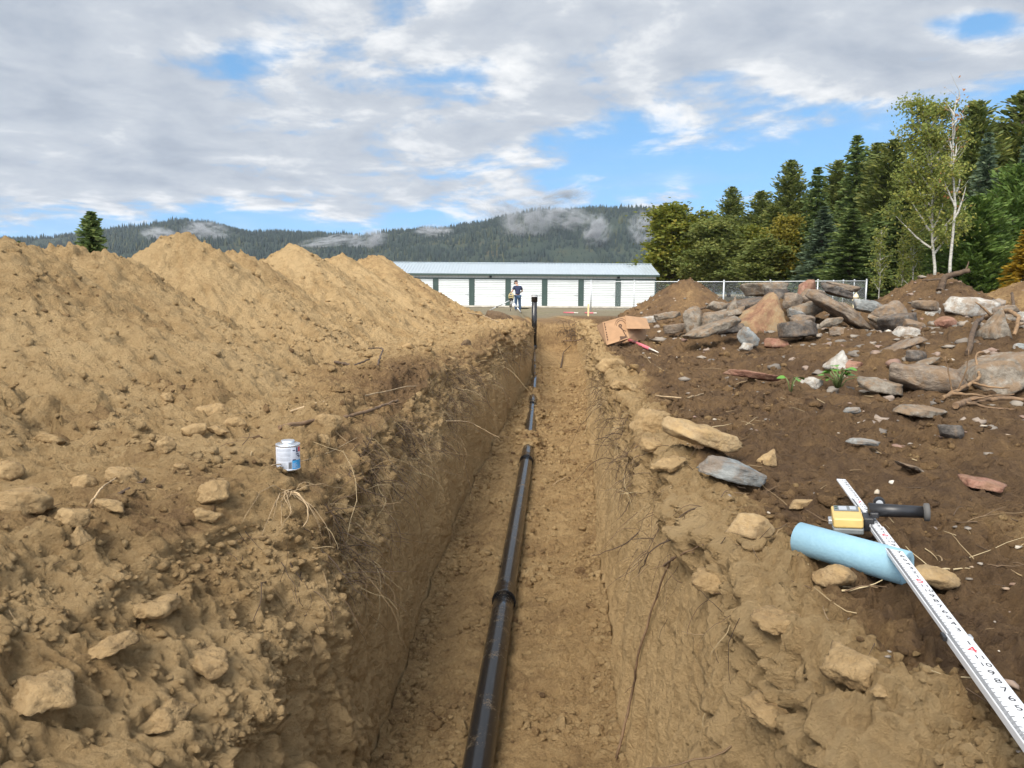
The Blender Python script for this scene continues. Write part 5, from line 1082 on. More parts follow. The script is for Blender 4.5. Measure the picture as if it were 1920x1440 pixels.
root([(1158, 1424), (1190, 1300), (1206, 1230), (1232, 1140), (1262, 1045), (1300, 1034)], .0055, .0022, M_ROOT, 'long thin root hanging down the near right trench wall', lift=[.01, .015, .02, .018, .012, .01], extra=((8, -.03, .05, -.08, .002), (3, .02, .02, .08, .002)))
root([(1062, 898), (1050, 906), (1036, 912)], .005, .003, M_PALE, 'pale straw lying on the trench floor', 'stick', 'stick', lift=[.02, .03, .01])
root([(1245, 1060), (1275, 1040), (1318, 1020)], .004, .002, M_ROOT, 'thin root lying on the right lip left of the angular tan rock')
root([(1230, 742), (1282, 748), (1322, 738), (1306, 722)], .005, .003, M_PALE, 'looping pale root on the dark soil near the largest tan rock')
root([(1060, 640), (1090, 636), (1120, 622)], .014, .006, M_ROOT, 'bent root reaching across the right wall far along the trench', lift=[.06, .08, .04], extra=((10, -.12, -.3, .10, .006), (18, -.2, -.2, -.15, .005)))
root([(1047, 692), (1055, 664), (1072, 648)], .016, .007, M_DSTICK, 'dark root hanging down the far right wall', lift=[.05, .05, .05])
root([(875, 588), (905, 598), (942, 610)], .014, .008, M_PALE, 'pale bent root lying left of the far end of the trench', lift=[.03, .10, .03])
st_ = root([(1762, 545), (1772, 536), (1780, 528)], .045, .028, M_DSTICK, 'snapped dark stick standing in the top of the brown heap', 'stick', 'stick', lift=[.0, .14, .30], extra=((26, .03, .0, .12, .014), (10, -.28, 0, -.02, .016)))
root([(1836, 612), (1862, 610), (1884, 618), (1888, 640)], .022, .014, M_SPLIT, 'broken root with a pale orange tip arching over grey rocks', lift=[.10, .25, .26, .08], extra=((4, -.15, 0, .12, .014),))
root([(1808, 668), (1824, 632), (1838, 604)], .022, .012, M_DSTICK, 'dark pole-like root leaning over the round brown stone', lift=[.05, .14, .22])
root([(1772, 752), (1800, 730), (1832, 712), (1862, 698)], .014, .006, M_SPLIT, 'splintered pale stick poking up in front of the largest boulder', 'stick', 'stick', lift=[.03, .14, .20, .26], extra=((4, -.06, .0, .22, .006), (6, .02, -.05, .26, .005), (12, .18, -.1, -.02, .010), (3, .25, -.05, -.02, .012)))
root([(1792, 770), (1830, 762), (1880, 756), (1915, 762)], .018, .012, M_ROOT, 'bundle of broken roots under the largest boulder', lift=[.03, .05, .05, .05], extra=((6, .3, .0, -.04, .010), (12, .2, -.1, .05, .008), (20, -.2, -.12, .0, .008)))
root([(1300, 585), (1330, 582), (1352, 574)], .022, .012, M_DSTICK, 'dark twig lying on the conical heap with pale stones', 'stick', 'stick', lift=[.03, .12, .10])
root([(1548, 604), (1590, 596), (1625, 618)], .028, .016, M_DSTICK, 'dark root lying under the long tilted boulder', lift=[.12, .12, .05])
root([(1890, 595), (1905, 580), (1914, 565)], .03, .02, M_DSTICK, 'dark stub of a stick at the right edge above the pale slab', 'stick', 'stick', lift=[.02, .1, .18])
for i, (sx_, sy_) in enumerate([(1805, 1300), (1290, 1000)]): pass
# tangle of pale roots hanging from the lip in front of the can
c0, n0 = hit(540, 925); c0 = c0 + n0 * .01
tg = MB(); rr_ = np.random.default_rng(61)
for i in range(42):
    d0 = np.array([[rr_.normal(.05, .45), rr_.normal(-.35, .3), rr_.normal(-.1, .5)]]); L = [rr_.uniform(.09, .27)]
    pth = walkers(np.array([[c0.x + rr_.normal(0, .012), c0.y + rr_.normal(0, .012), c0.z + rr_.normal(0, .01)]]), d0, L, 10, .22, .22, 700 + i)[0]
    tg.tube([tuple(p - np.array(c0)) for p in pth], [rr_.uniform(.0009, .0019) * (1 - .07 * j) for j in range(10)], 5)
loop = smoothpath([np.array(c0), np.array(c0) + (.035, -.03, .015), np.array(c0) + (.075, -.05, -.02), np.array(c0) + (.085, -.06, -.075), np.array(c0) + (.04, -.06, -.125), np.array(c0) + (-.03, -.05, -.135)], 26, .001)
tg.tube([tuple(p - np.array(c0)) for p in loop], [.0035 - .00006 * i for i in range(26)], 7)
o = tg.build('root_tangle', M_PALE, None, True); o.location = c0; tag(o, 'tangle of pale roots hanging from the left lip below the glue can', 'roots')
# dark root ball in the far right wall
c1, n1 = hit(1072, 628); tg = MB()
for i in range(70):
    d0 = np.array([[rr_.normal(-.4, .5), rr_.normal(-.5, .5), rr_.normal(0, .6)]]); pth = walkers(np.array([[rr_.normal(0, .12), rr_.normal(0, .12), rr_.normal(0, .12)]]), d0, [rr_.uniform(.15, .5)], 9, .3, .12, 800 + i)[0]
    tg.tube([tuple(p) for p in pth], [rr_.uniform(.004, .010) * (1 - .08 * j) for j in range(9)], 4)
o = tg.build('root_ball', M_DSTICK, None, True); o.location = c1 + n1 * .02; tag(o, 'dark matted root ball sticking out of the far right wall', 'roots')
# ---------------------------------------------------------------- seedling
M_GREEN2, t, bs = mat_new('fresh_leaf'); P_ = t.node('ShaderNodeTexCoord').outputs['Object']; t.l.new(t.mix(t.noise(P_, 30, 3), (.055, .17, .018), (.13, .30, .04)), bs.inputs['Base Color']); bs.inputs['Roughness'].default_value = .45
def seedling(px, py, nleaf, hgt, ls, label, seed):
    p = hit(px, py)[0]; r = np.random.default_rng(seed); o = empty('seedling', p, label, 'seedling', 'green seedlings on the dark soil')
    sm, lm = MB(), MB()
    for i in range(nleaf):
        a = i * 2.4 + r.uniform(-.4, .4); rad = hgt * r.uniform(.25, .8); z = hgt * r.uniform(.45, 1.0); tip = Vector((math.cos(a) * rad, math.sin(a) * rad * .7, z))
        sm.tube([(0, 0, -.02), tuple(tip * .5 + Vector((0, 0, .02))), tuple(tip)], .0035, 5)
        d = Vector((math.cos(a), math.sin(a), r.uniform(-.5, .2))).normalized(); s = d.cross(Vector((0, 0, 1))).normalized(); nv = s.cross(d); s = (s + nv * r.uniform(-.5, .5)).normalized(); nv = s.cross(d); L = ls * r.uniform(.7, 1.2)
        mid = [tip + d * (L * f) + nv * (.10 * L * math.sin(f * 3.1)) for f in (0, .25, .55, .8, 1)]; wd = [0.02, .36, .40, .24, .0]
        vs = []; 
        for q, w_ in zip(mid, wd): vs += [q - s * w_ * L + nv * (.10 * w_ * L), q, q + s * w_ * L + nv * (.10 * w_ * L)]
        fs = [(k * 3 + j, k * 3 + j + 1, k * 3 + j + 4, k * 3 + j + 3) for k in range(4) for j in range(2)]; lm.add(vs, fs)
    sm.build('stem', mat_plain('green_stem', (.12, .16, .05)), o, True); lm.build('leaves', M_GREEN2, o, True)
seedling(1571, 728, 22, .15, .070, 'bushy bright green seedling on the dark soil between small white rocks', 3)
seedling(1482, 735, 4, .10, .065, 'tiny shoot with a few green leaves right of the pinkish slab', 4)
# ================================================================ DRAIN PIPE IN THE TRENCH
M_ABS, t, bs = mat_new('black_plastic'); P_ = t.node('ShaderNodeTexCoord').outputs['Object']
dn = t.noise(P_, 9, 8, .72); dn2 = t.noise(P_, 120, 4, .7)
dust_ = t.math('MULTIPLY', t.smooth(t.math('ADD', dn, t.math('MULTIPLY', t.math('SUBTRACT', dn2, .5), .5)), .55, .78), .55)
t.l.new(t.mix(dust_, (.012, .012, .013), (.30, .21, .11)), bs.inputs['Base Color']); t.l.new(t.math('MULTIPLY_ADD', dust_, .9, .20), bs.inputs['Roughness']); bump(t, bs, dn2, .15, .003)
o = empty('drain_pipe', (float(pipe_x(2.0)), 2.0, float(floor_z(2.0))), 'black plastic drain pipe lying along the trench floor', 'pipe'); o0 = Vector(o.location)
def pp(y): return Vector((float(pipe_x(y)), y, float(floor_z(y)) + .062)) - o0
PR = .0572
def pseg(y0, y1): return MB().tube([pp(y0 + (y1 - y0) * i / 24) for i in range(25)], PR, 40).build('pipe_section', M_ABS, o, True)
pseg(-1.2, 4.12); pseg(4.12, 7.22); pseg(7.22, 10.3); pseg(10.3, 17.75)
for yj in (4.08, 7.24, 10.3):
    m = MB(); m.tube([pp(yj), pp(yj + .012), pp(yj + .013), pp(yj + .14), pp(yj + .16)], [PR + .009, PR + .0095, PR + .0065, PR + .006, PR + .001], 40); m.build('coupling', M_ABS, o, True)
# riser at the far end of the trench
rz0 = float(floor_z(17.9)); o = empty('riser_pipe', (.505, 17.9, rz0), 'black upright cleanout pipe at the far end of the trench', 'pipe')
MB().tube([(0, 0, 0), (0.0, 0, 1.33)], .062, 28).build('pipe', M_ABS, o, True)
MB().lathe([(.062, 1.17), (.072, 1.18), (.074, 1.32), (.070, 1.335), (.058, 1.337), (.056, 1.31)], 28).build('hub', M_ABS, o, True)
MB().lathe([(.0745, 1.285), (.0755, 1.29), (.0755, 1.312), (.0745, 1.317)], 28).build('white_band', mat_plain('grey_white_print', (.55, .56, .56), .5), o, True)
MB().lathe([(.062, .0), (.078, .01), (.078, .16), (.064, .17)], 28).build('elbow_hub', M_ABS, o, True)
# ================================================================ GLUE CAN
p, _ = hit(537, 886); d = p.y; CR = 22.3 / FPX * d; CH = 46.5 / FPX * d * 1.03
o = empty('glue_can', p + Vector((0, CR * .6, .008)), 'small white and blue metal glue can standing on the left bank', 'can')
M_TIN = mat_plain('bright_tin', (.72, .73, .75), .28, metal=.85, var=.05); M_LAB = mat_plain('off_white_label', (.56, .59, .66), .45, var=.04); M_GREYT = mat_plain('grey_label_print', (.40, .42, .46), .5, var=.15, scale=60)
M_BLUE = mat_plain('blue_label', (.045, .30, .60), .4, var=.10, scale=60); M_NAVY = mat_plain('navy_print', (.03, .04, .10), .5); M_REDP = mat_plain('red_print', (.62, .06, .07), .5); M_BARC = mat_plain('barcode_print', (.05, .05, .05), .6)
MB().lathe([(CR * .97, 0), (CR, .003), (CR, CH - .003), (CR * .985, CH)], 48).build('body', M_LAB, o, True)
m = MB(); m.lathe([(CR * 1.0, CH - .005), (CR * 1.03, CH - .003), (CR * 1.03, CH + .003), (CR * .97, CH + .004), (CR * .93, CH + .0005), (CR * .62, CH + .004), (CR * .62, CH + .008)], 48)
MB().lathe([(CR * .99, -.001), (CR * 1.025, .001), (CR * 1.025, .005), (CR * 1.0, .006)], 48).build('bottom_rim', M_TIN, o, True); m.build('rim', M_TIN, o, True)
MB().lathe([(CR * .60, CH + .004), (CR * .64, CH + .007), (CR * .60, CH + .010), (CR * .60, CH + .013), (CR * .56, CH + .0155), (CR * .50, CH + .0165), (.0001, CH + .0160)], 40).build('screw_cap', M_TIN, o, True)
fa = math.atan2(-p.y, -p.x)                                          # towards the camera
def curved(m, f0, f1, z0, z1, off=.0006, n=10):
    """patch of the label: f0..f1 across the seen width (-1 left, 1 right), z0..z1 of the height"""
    A = [fa + math.asin(max(-1, min(1, f0 + (f1 - f0) * i / n))) for i in range(n + 1)]; rr = CR + off
    vs = [(rr * math.cos(a), rr * math.sin(a), CH * z0) for a in A] + [(rr * math.cos(a), rr * math.sin(a), CH * z1) for a in A]
    m.add(vs, [(i, i + 1, n + 2 + i, n + 1 + i) for i in range(n)]); return m
curved(MB(), .33, .99, .06, .42).build('blue_panel', M_BLUE, o, True)
m = MB()
for k in range(30):
    if k in (9, 10, 17, 24): continue
    z = .12 + k * .026
    if z > .92: break
    e = .26 - (.34 if z < .38 else 0) - random.uniform(0, .12)
    curved(m, -.88, e, z, z + .012)
m.build('fine_print', M_GREYT, o, True)
m = MB()
for k in range(14): curved(m, .02 + k * .018, .02 + k * .018 + (.012 if k % 3 else .006), .10, .36, .0008, 1)
m.build('barcode', M_BARC, o, True)
m = MB(); curved(m, .66, .78, .72, .93); curved(m, .64, .86, .64, .68); curved(m, .72, .9, .57, .61); curved(m, .82, .95, .52, .56); curved(m, .36, .62, .41, .46); curved(m, .38, .58, .80, .84); m.build('dark_lettering', M_NAVY, o, True)
m = MB(); curved(m, .82, .97, .74, .93); m.build('red_mark', M_REDP, o, True)
m = MB()
for k in range(6): curved(m, .40, .60 + .3 * random.random(), .12 + .035 * k, .132 + .035 * k, .0009)
m.build('white_print', M_LAB, o, True)
# ================================================================ GRADE ROD, RECEIVER, BLUE ROLL
ZR = 0.078
def onz(px, py, z): r_ = ray(px, py); t_ = (z - CAMZ) / r_[2]; return Vector(tuple(CAMP + r_ * t_))
A4, A5 = onz(1817, 1218, ZR), onz(1655, 1003, ZR); far_end = onz(1577, 898, ZR); ua = (far_end - A4).normalized()
SC = (A5 - A4).length / .61                                          # so that the printed feet fall where the photo shows them
rot_z = math.atan2(ua.y, ua.x) - math.pi / 2
o = empty('grade_rod', A4, 'white telescopic grade rod with black inches and red feet lying on the right bank', 'grade rod', None, (0, 0, rot_z)); ROD = o
M_RODW = mat_plain('white_rod_paint', (.62, .63, .65), .4, var=.03, dirt=.10, scale=18); M_INK = mat_plain('black_ink', (.02, .02, .025), .6); M_RINK = mat_plain('red_ink', (.70, .035, .05), .6); M_BLKP = mat_plain('black_plastic_clamp', (.018, .018, .02), .38, var=.2); M_ALU = mat_plain('aluminium', (.62, .63, .64), .35, metal=.7, var=.06)
Lf = (far_end - A4).length
S1, S2 = .055, (onz(1640, 986, ZR) - A4).length
secs = [(-.95, S1, .0375, .012, 0), (S1, S2, .0325, .009, .0), (S2, Lf, .026, .006, .0)]
for (a, b_, w_, th, z_) in secs:
    MB().box((0, (a + b_) / 2, -th / 2), (w_, b_ - a, th)).build('rod_section', M_RODW, o, bevel=.0012)
MB().box((.0195, S1 + .002, -.006), (.004, .016, .012)).build('joint_clip', M_ALU, o, bevel=.001)
MB().box((-.0225, S1 - .004, -.004), (.006, .02, .008)).build('lock_button', M_BLACKM, o, bevel=.001)
MB().box((.0172, S2 - .014, -.0045), (.004, .014, .009)).build('joint_clip', M_BLKP, o, bevel=.001); MB().box((-.0172, S2 - .014, -.0045), (.004, .014, .009)).build('joint_clip', M_BLKP, o, bevel=.001)
tm = MB(); IN = .0254 * SC; k = -300
while k < 300:
    y = k * IN / 8
    sec = next((s for s in secs if s[0] <= y < s[1]), None)
    if sec and y < Lf - .004:
        ln_ = (.30 if k % 8 == 0 else .24 if k % 4 == 0 else .17) * sec[2]; x0 = -sec[2] / 2 + .0015
        tm.add([(x0, y - IN * .03, .0004), (x0 + ln_, y - IN * .03, .0004), (x0 + ln_, y + IN * .03, .0004), (x0, y + IN * .03, .0004)], [(0, 1, 2, 3)])
    k += 1
tm.build('scale_ticks', M_INK, o)
def numerals(items, name, mat, par):
    vs = MB()
    for (txt, x, y, sz, rot) in items:
        cu = bpy.data.curves.new('t', 'FONT'); cu.body = txt; cu.size = sz; cu.align_x = 'CENTER'; cu.align_y = 'CENTER'; cu.offset = -sz * .004
        ob = bpy.data.objects.new('t', cu); me = ob.to_mesh()
        c, s = math.cos(rot), math.sin(rot)
        vs.add([(x + q.co.x * c - q.co.y * s, y + q.co.x * s + q.co.y * c, .0005) for q in me.vertices], [tuple(p.vertices) for p in me.polygons])
        ob.to_mesh_clear(); bpy.data.objects.remove(ob); bpy.data.curves.remove(cu)
    return vs.build(name, mat, par)
blk, red = [], []
for ft in range(1, 9):
    for inch in range(12):
        y = ((ft - 4) * 12 + inch) * IN
        sec = next((s for s in secs if s[0] <= y < s[1] - .006), None)
        if not sec or y > Lf - .02: continue
        if inch == 0: red.append((str(ft), sec[2] * .12, y, .030, 0)); 
        else: blk.append((str(inch), sec[2] * .20, y, .0205 if inch < 10 else .0175, 0))
numerals(blk, 'inch_numerals', M_INK, o); numerals(red, 'foot_numerals', M_RINK, o)
# laser receiver clamped on the rod
M_YEL = mat_plain('yellow_receiver_plastic', (.62, .43, .15), .42, var=.05, dirt=.12, scale=30); M_GRYP = mat_plain('grey_plastic', (.16, .17, .17), .45); M_LCD = mat_plain('lcd_glass', (.42, .44, .47), .15, var=.03)
yc = S2 + .045
q = empty('laser_receiver', A4 + (Matrix.Rotation(rot_z, 3, 'Z') @ Vector((-.058, yc + .012, .004))), 'yellow laser receiver with two grey screens clamped across the grade rod', 'laser receiver', None, (0, R(-4), rot_z - R(6)))
m = MB(); m.slab([(-.034, -.066, -.028), (.034, -.066, -.028), (.036, -.05, -.028), (.036, .060, -.028), (.030, .068, -.028), (-.030, .068, -.028), (-.036, .060, -.028), (-.036, -.05, -.028)], (0, 0, 1), .014); m.build('back_shell', M_GRYP, q, bevel=.003)
m = MB(); m.slab([(-.033, -.064, -.0135), (.033, -.064, -.0135), (.035, -.05, -.0135), (.035, .058, -.0135), (.029, .066, -.0135), (-.029, .066, -.0135), (-.035, .058, -.0135), (-.035, -.05, -.0135)], (0, 0, 1), .0245); m.build('front_shell', M_YEL, q, bevel=.004)
m = MB(); m.slab([(-.029, .006, .0115), (.029, .006, .0115), (.029, .058, .0115), (-.029, .058, .0115)], (0, 0, 1), .0012); kp = m.build('display_panel', M_GRYP, q, bevel=.0005)
m = MB(); m.box((-.008, .031, .0135), (.019, .034, .001)); m.build('screen', M_LCD, kp); m = MB(); m.box((.016, .034, .0135), (.015, .030, .001)); m.build('screen', M_LCD, kp)
m = MB(); m.lathe([(.0035, .0127), (.0035, .0142), (.0001, .0145)], 12, (-.0235, .045, 0)); m.lathe([(.0035, .0127), (.0035, .0142), (.0001, .0145)], 12, (-.0235, .026, 0)); m.build('button', mat_plain('dark_green_button', (.03, .08, .06), .4), kp, True)
MB().box((-.039, .0, -.012), (.010, .035, .012)).build('side_lug', M_ALU, q, bevel=.002)
m = MB(); m.box((.048, -.010, -.010), (.024, .060, .034)); m.box((.062, .0, .010), (.020, .05, .014)); m.build('clamp_body', M_BLKP, q, bevel=.003)
m = MB(); m.tube([(.050, .004, .018), (.172, .010, .014)], [.017, .0145], 20); m.build('clamp_tube', M_BLKP, q, True)
m = MB(); m.tube([(.172, .010, .014), (.176, .010, .014), (.186, .0103, .0138)], [.010, .022, .022], 24); m.build('clamp_knob', mat_plain('dark_grey_rubber', (.10, .095, .09), .8), q, True)
m = MB(); m.tube([(.078, .030, .028), (.078, .048, .028)], .0135, 24); rg = m.build('bubble_level', M_BLKP, q, True)
MB().tube([(.078, .0275, .028), (.078, .0305, .028)], .0085, 20).build('vial_glass', M_LCD, rg, True)
# blue roll
M_BLUR, t, bs = mat_new('blue_paper_towel'); P_ = t.node('ShaderNodeTexCoord').outputs['Object']; t.l.new(t.mix(t.noise(P_, 60, 4), (.19, .34, .43), (.25, .41, .50)), bs.inputs['Base Color']); bs.inputs['Roughness'].default_value = .9; bump(t, bs, t.noise(P_, 160, 4, .6), .5, .002)
M_CARDT = mat_plain('cardboard_tube', (.42, .30, .18), .9)
zl_, zr_ = .048, .040
a = onz(1496, 1008, zl_); b_ = onz(1702, 1066, zr_); ax = b_ - a
o = empty('blue_paper_roll', (a + b_) / 2, 'roll of light blue paper towel lying under the grade rod', 'paper roll')
h_ = ax / 2; n_ = 26; RR = .0385; m = MB()
m.tube([-h_, -h_ * .985, h_ * .985, h_], [RR * .93, RR, RR, RR * .93], 44, False)
ua_ = ax.normalized(); e1 = ua_.orthogonal().normalized(); e2 = ua_.cross(e1)
for sg in (-1, 1):
    c = h_ * sg; ring = lambda rr, off: [c + ua_ * off + (e1 * math.cos(2 * math.pi * k / 44) + e2 * math.sin(2 * math.pi * k / 44)) * rr for k in range(44)]
    vs = []; st_ = [(RR * .93, 0), (RR * .75, .001 * sg), (RR * .45, -.001 * sg), (.016, -.004 * sg), (.015, -.03 * sg)]
    for rr, off in st_: vs += ring(rr, off)
    m.add(vs, [(i * 44 + k, i * 44 + (k + 1) % 44, (i + 1) * 44 + (k + 1) % 44, (i + 1) * 44 + k) for i in range(4) for k in range(44)])
m.build('paper', M_BLUR, o, True); MB().tube([-h_ * .97, h_ * .97], .0148, 24).build('core_tube', M_CARDT, o, True)
# ================================================================ CARDBOARD BOX AND PINK STAKE
d = hit(1158, 650)[0].y + .05; M_CARD = mat_plain('cardboard', (.40, .235, .125), .85, var=.07, scale=14, bumpd=.002); M_CARDI = mat_plain('cardboard_inside', (.34, .21, .12), .9, var=.08, scale=12)
def A(px, py, dd): return Vector(tuple(at(px, py, dd)))
bp = A(1158, 648, d); o = empty('cardboard_box', bp, 'open cardboard box with a brown printed figure lying tilted on the right lip', 'box')
tl, tr_, br, bl = A(1130, 604, d + .02), A(1171, 593, d + .14), A(1180, 634, d + .0), A(1138, 647, d - .06)
rt = A(1212, 598, d + .42); rb = A(1211, 640, d + .34)
L = lambda q: q - bp
nf = (tr_ - tl).cross(bl - tl).normalized()
if nf.y > 0: nf = -nf
m = MB(); m.slab([L(tl), L(tr_), L(br), L(bl)], -nf, .006); panel = m.build('printed_flap', M_CARD, o, bevel=.001)
# the body of the box behind: right side, back and far side
n2 = (rt - tr_).cross(br - tr_).normalized(); n2 = n2 if n2.y > 0 else -n2
m = MB(); m.slab([L(tr_), L(rt), L(rb), L(br)], n2, .006); bk = L(tr_) + n2 * .36; bk2 = L(rt) + n2 * .36; dz_ = L(br) - L(tr_)
m.slab([L(rt), bk2, bk2 + dz_, L(rb)], (-1, 0, 0), .006); m.slab([L(tr_) + n2 * .01, bk, bk + dz_, L(br) + n2 * .01], (1, 0, 0), .006); m.slab([bk, bk2, bk2 + dz_, bk + dz_], (0, -1, 0), .006)
m.build('box_wall', M_CARDI, o)
f1_, f2_ = A(1219, 617, d + .16), A(1175, 617, d - .02)
m = MB(); m.slab([L(tr_) + Vector((.004, -.004, .004)), L(rt) + Vector((0, -.004, .004)), L(f1_), L(f2_)], (0, -.2, 1), .006); m.build('top_flap', M_CARD, o, bevel=.001)
m = MB(); m.slab([L(tl) + Vector((0, .004, 0)), L(tl) + Vector((-.05, .16, -.05)), L(bl) + Vector((-.05, .16, .09)), L(bl) + Vector((0, .004, 0))], (1, 0, 0), .005); m.build('side_flap', M_CARDI, o)
# print on the flap: brown lettering up the left edge and a seated figure under an arch
ex = (L(tr_) - L(tl)); ey = (L(bl) - L(tl))
def fp(u_, v_): return L(tl) + ex * u_ + ey * v_ + nf * .0015 + (L(br) - L(tr_) - ey) * u_ * v_
M_BRINK = mat_plain('brown_print', (.085, .045, .025), .8, var=.2, scale=40); pm = MB()
def stroke(pts, w_):
    for (a_, b_) in zip(pts[:-1], pts[1:]):
        du, dv = b_[0] - a_[0], b_[1] - a_[1]; l = math.hypot(du, dv) + 1e-9; nu, nv_ = -dv / l * w_, du / l * w_
        pm.add([fp(a_[0] - nu, a_[1] - nv_), fp(b_[0] - nu, b_[1] - nv_), fp(b_[0] + nu, b_[1] + nv_), fp(a_[0] + nu, a_[1] + nv_)], [(0, 1, 2, 3)])
for k, (z0, z1) in enumerate([(.05, .12), (.14, .17), (.20, .28), (.31, .37), (.44, .50), (.53, .60), (.63, .71), (.74, .82)]):
    stroke([(.06, z0), (.06, z1)], .014); stroke([(.085, z0 + .015), (.085, z1 - .01)], .010)
for rr, w_ in ((.20, .010), (.27, .008)): stroke([(.76 + rr * math.cos(a_), .36 - rr * 1.15 * math.sin(a_)) for a_ in np.linspace(.1, 3.3, 16)], w_)
stroke([(.72 + .055 * math.cos(a_), .36 + .06 * math.sin(a_)) for a_ in np.linspace(0, 6.28, 12)], .030)
for q0, q1, w_ in (((.72, .44), (.70, .62), .05), ((.70, .47), (.60, .60), .018), ((.60, .60), (.66, .70), .016), ((.74, .47), (.84, .62), .018), ((.84, .62), (.92, .66), .014), ((.72, .60), (.74, .70), .09), ((.74, .70), (.75, .80), .115), ((.75, .80), (.76, .94), .15), ((.55, .96), (.96, .93), .014)): stroke([q0, q1], w_)
pm.build('brown_print', M_BRINK, panel)
pt = ground_pts([(1170, 638), (1218, 660), (1236, 663)], .02); v0 = pt[0] + Vector((0, -.02, .01)); v1 = pt[1] + Vector((0, 0, .015)); v2 = v1 + (v1 - v0) * .28
o = empty('marking_stake', v0, 'pink painted stake with a pale tip lying beside the cardboard box', 'stake')
MB().tube([(v1 - v0) * .18, (v1 - v0) * .98], [.019, .017], 10).build('painted_shaft', M_PINK, o, True); MB().tube([Vector(), (v1 - v0) * .178], .017, 10).build('pale_end', M_WHITEP, o, True); MB().tube([(v1 - v0) * .982, (v2 - v0)], [.012, .004], 8).build('pale_tip', M_WHITEP, o, True)
# ================================================================ TRIPOD, LASER AND WORKER
fl_, fr_ = hit(913, 584)[0], hit(977, 587)[0]
DT = 42.0
fl_ = Vector(tuple(at(913, 584.5, DT + .3))); fr_ = Vector(tuple(at(977.5, 587, DT - .5))); hub = Vector(tuple(at(958.5, 562, DT))); fb_ = Vector((hub.x - .05, DT + .85, gz(hub.x, DT + .85)))
fl_.z = min(fl_.z, gz(fl_.x, fl_.y) + .03); fr_.z = min(fr_.z, gz(fr_.x, fr_.y) + .03)
o = empty('tripod', hub, 'aluminium surveying tripod with splayed legs beyond the trench end', 'tripod')
for f in (fl_, fr_, fb_):
    v = f - hub; s_ = v.cross(Vector((0, 0, 1))).normalized(); lg = MB()
    for k in (-1, 1): lg.tube([s_ * .045 * k + v * .04, s_ * .045 * k + v * .62], .022, 8)
    lg.tube([v * .35, v * .95], [.03, .028], 8); lo_ = lg.build('leg', M_ALU, o, True)
    MB().tube([v * .95, v * 1.0], [.03, .012], 8).build('foot_spike', M_BLACKM, lo_, True); MB().tube([v * .58 - s_ * .07, v * .58 + s_ * .07], .035, 8).build('leg_clamp', M_BLACKM, lo_, True)
MB().lathe([(.06, -.06), (.11, -.03), (.13, .02), (.13, .05), (.05, .06)], 20).build('head_plate', M_BLACKM, o, True)
lo = empty('rotating_laser', hub + Vector((0, 0, .055)), 'yellow rotating laser level with a cage on the tripod', 'laser level')
M_LYEL = mat_plain('laser_yellow', (.55, .45, .22), .45)
MB().lathe([(.09, 0), (.14, .02), (.15, .10), (.15, .20), (.10, .25), (.06, .26)], 20).build('body', mat_plain('dark_laser_body', (.07, .055, .04), .5), lo, True)
MB().lathe([(.155, .05), (.175, .06), (.175, .10), (.155, .11)], 20).lathe([(.155, .17), (.175, .18), (.175, .215), (.155, .225)], 20).build('bumper_ring', M_LYEL, lo, True)
for k in range(4):
    a_ = k * 1.5708 + .6; c_, s_ = math.cos(a_), math.sin(a_)
    MB().tube([(.14 * c_, .14 * s_, .0), (.20 * c_, .20 * s_, .06), (.20 * c_, .20 * s_, .26), (.12 * c_, .12 * s_, .36), (.06 * c_, .06 * s_, .38)], .022, 8).build('cage_bar', M_LYEL, lo, True)
MB().lathe([(.055, .262), (.055, .34), (.03, .35)], 16).build('rotor_head', M_LCD, lo, True); MB().lathe([(.075, .355), (.09, .37), (.08, .40), (.02, .41)], 16).build('top_cap', M_LYEL, lo, True)
MB().box((-.04, -.152, .12), (.08, .012, .07)).build('control_panel', M_BLACKM, lo, bevel=.004)
lo.scale = (.78, .78, .78)
# worker: one skinned body, clothing over it, seen from behind, head bowed towards the laser
PD = 45.6; pp0 = Vector(tuple(at(970.5, 579, PD))); pp0.z = gz(pp0.x, PD)
o = empty('person', pp0, 'worker in a dark blue shirt, jeans and dark cap bending over the laser level', 'person', None, (0, 0, R(18)))
def skin(name, verts, edges, mat, sub=2, par=None):
    me = bpy.data.meshes.new(name); me.from_pydata([v[:3] for v in verts], edges, []); me.materials.append(mat)
    ob = link(name, me, par or o); md = ob.modifiers.new('skin', 'SKIN'); md.use_smooth_shade = True
    for i, v in enumerate(verts):
        sv = me.skin_vertices[0].data[i]; rr = v[3] if len(v) == 4 else (v[3], v[4]); sv.radius = (rr, rr) if not hasattr(rr, '__len__') else rr; sv.use_root = (i == 0)
    sb = ob.modifiers.new('sub', 'SUBSURF'); sb.levels = sub; sb.render_levels = sub; return ob
M_SKINC = mat_plain('skin', (.50, .29, .21), .55, var=.05); M_SHIRT = mat_plain('navy_shirt', (.022, .030, .070), .85, var=.2, scale=12); M_JEAN = mat_plain('blue_jeans', (.030, .065, .125), .85, var=.25, scale=14); M_CAP = mat_plain('dark_cap', (.03, .02, .02), .7); M_BOOT = mat_plain('grey_boots', (.12, .10, .09), .8); M_HAIR = mat_plain('dark_hair', (.04, .025, .018), .7)
bv = [(0, 0, .98, .085), (0, .01, 1.18, .09), (0, .04, 1.40, .10), (0, .09, 1.52, .065), (-.02, .14, 1.60, .062), (-.04, .17, 1.68, .095), (-.05, .19, 1.755, .082),
      (-.09, .0, .91, .07), (-.11, .03, .50, .055), (-.12, -.02, .10, .042), (.09, 0, .91, .07), (.13, .02, .50, .055), (.15, -.03, .10, .042)]
be = [(0, 1), (1, 2), (2, 3), (3, 4), (4, 5), (5, 6), (0, 7), (7, 8), (8, 9), (0, 10), (10, 11), (11, 12)]
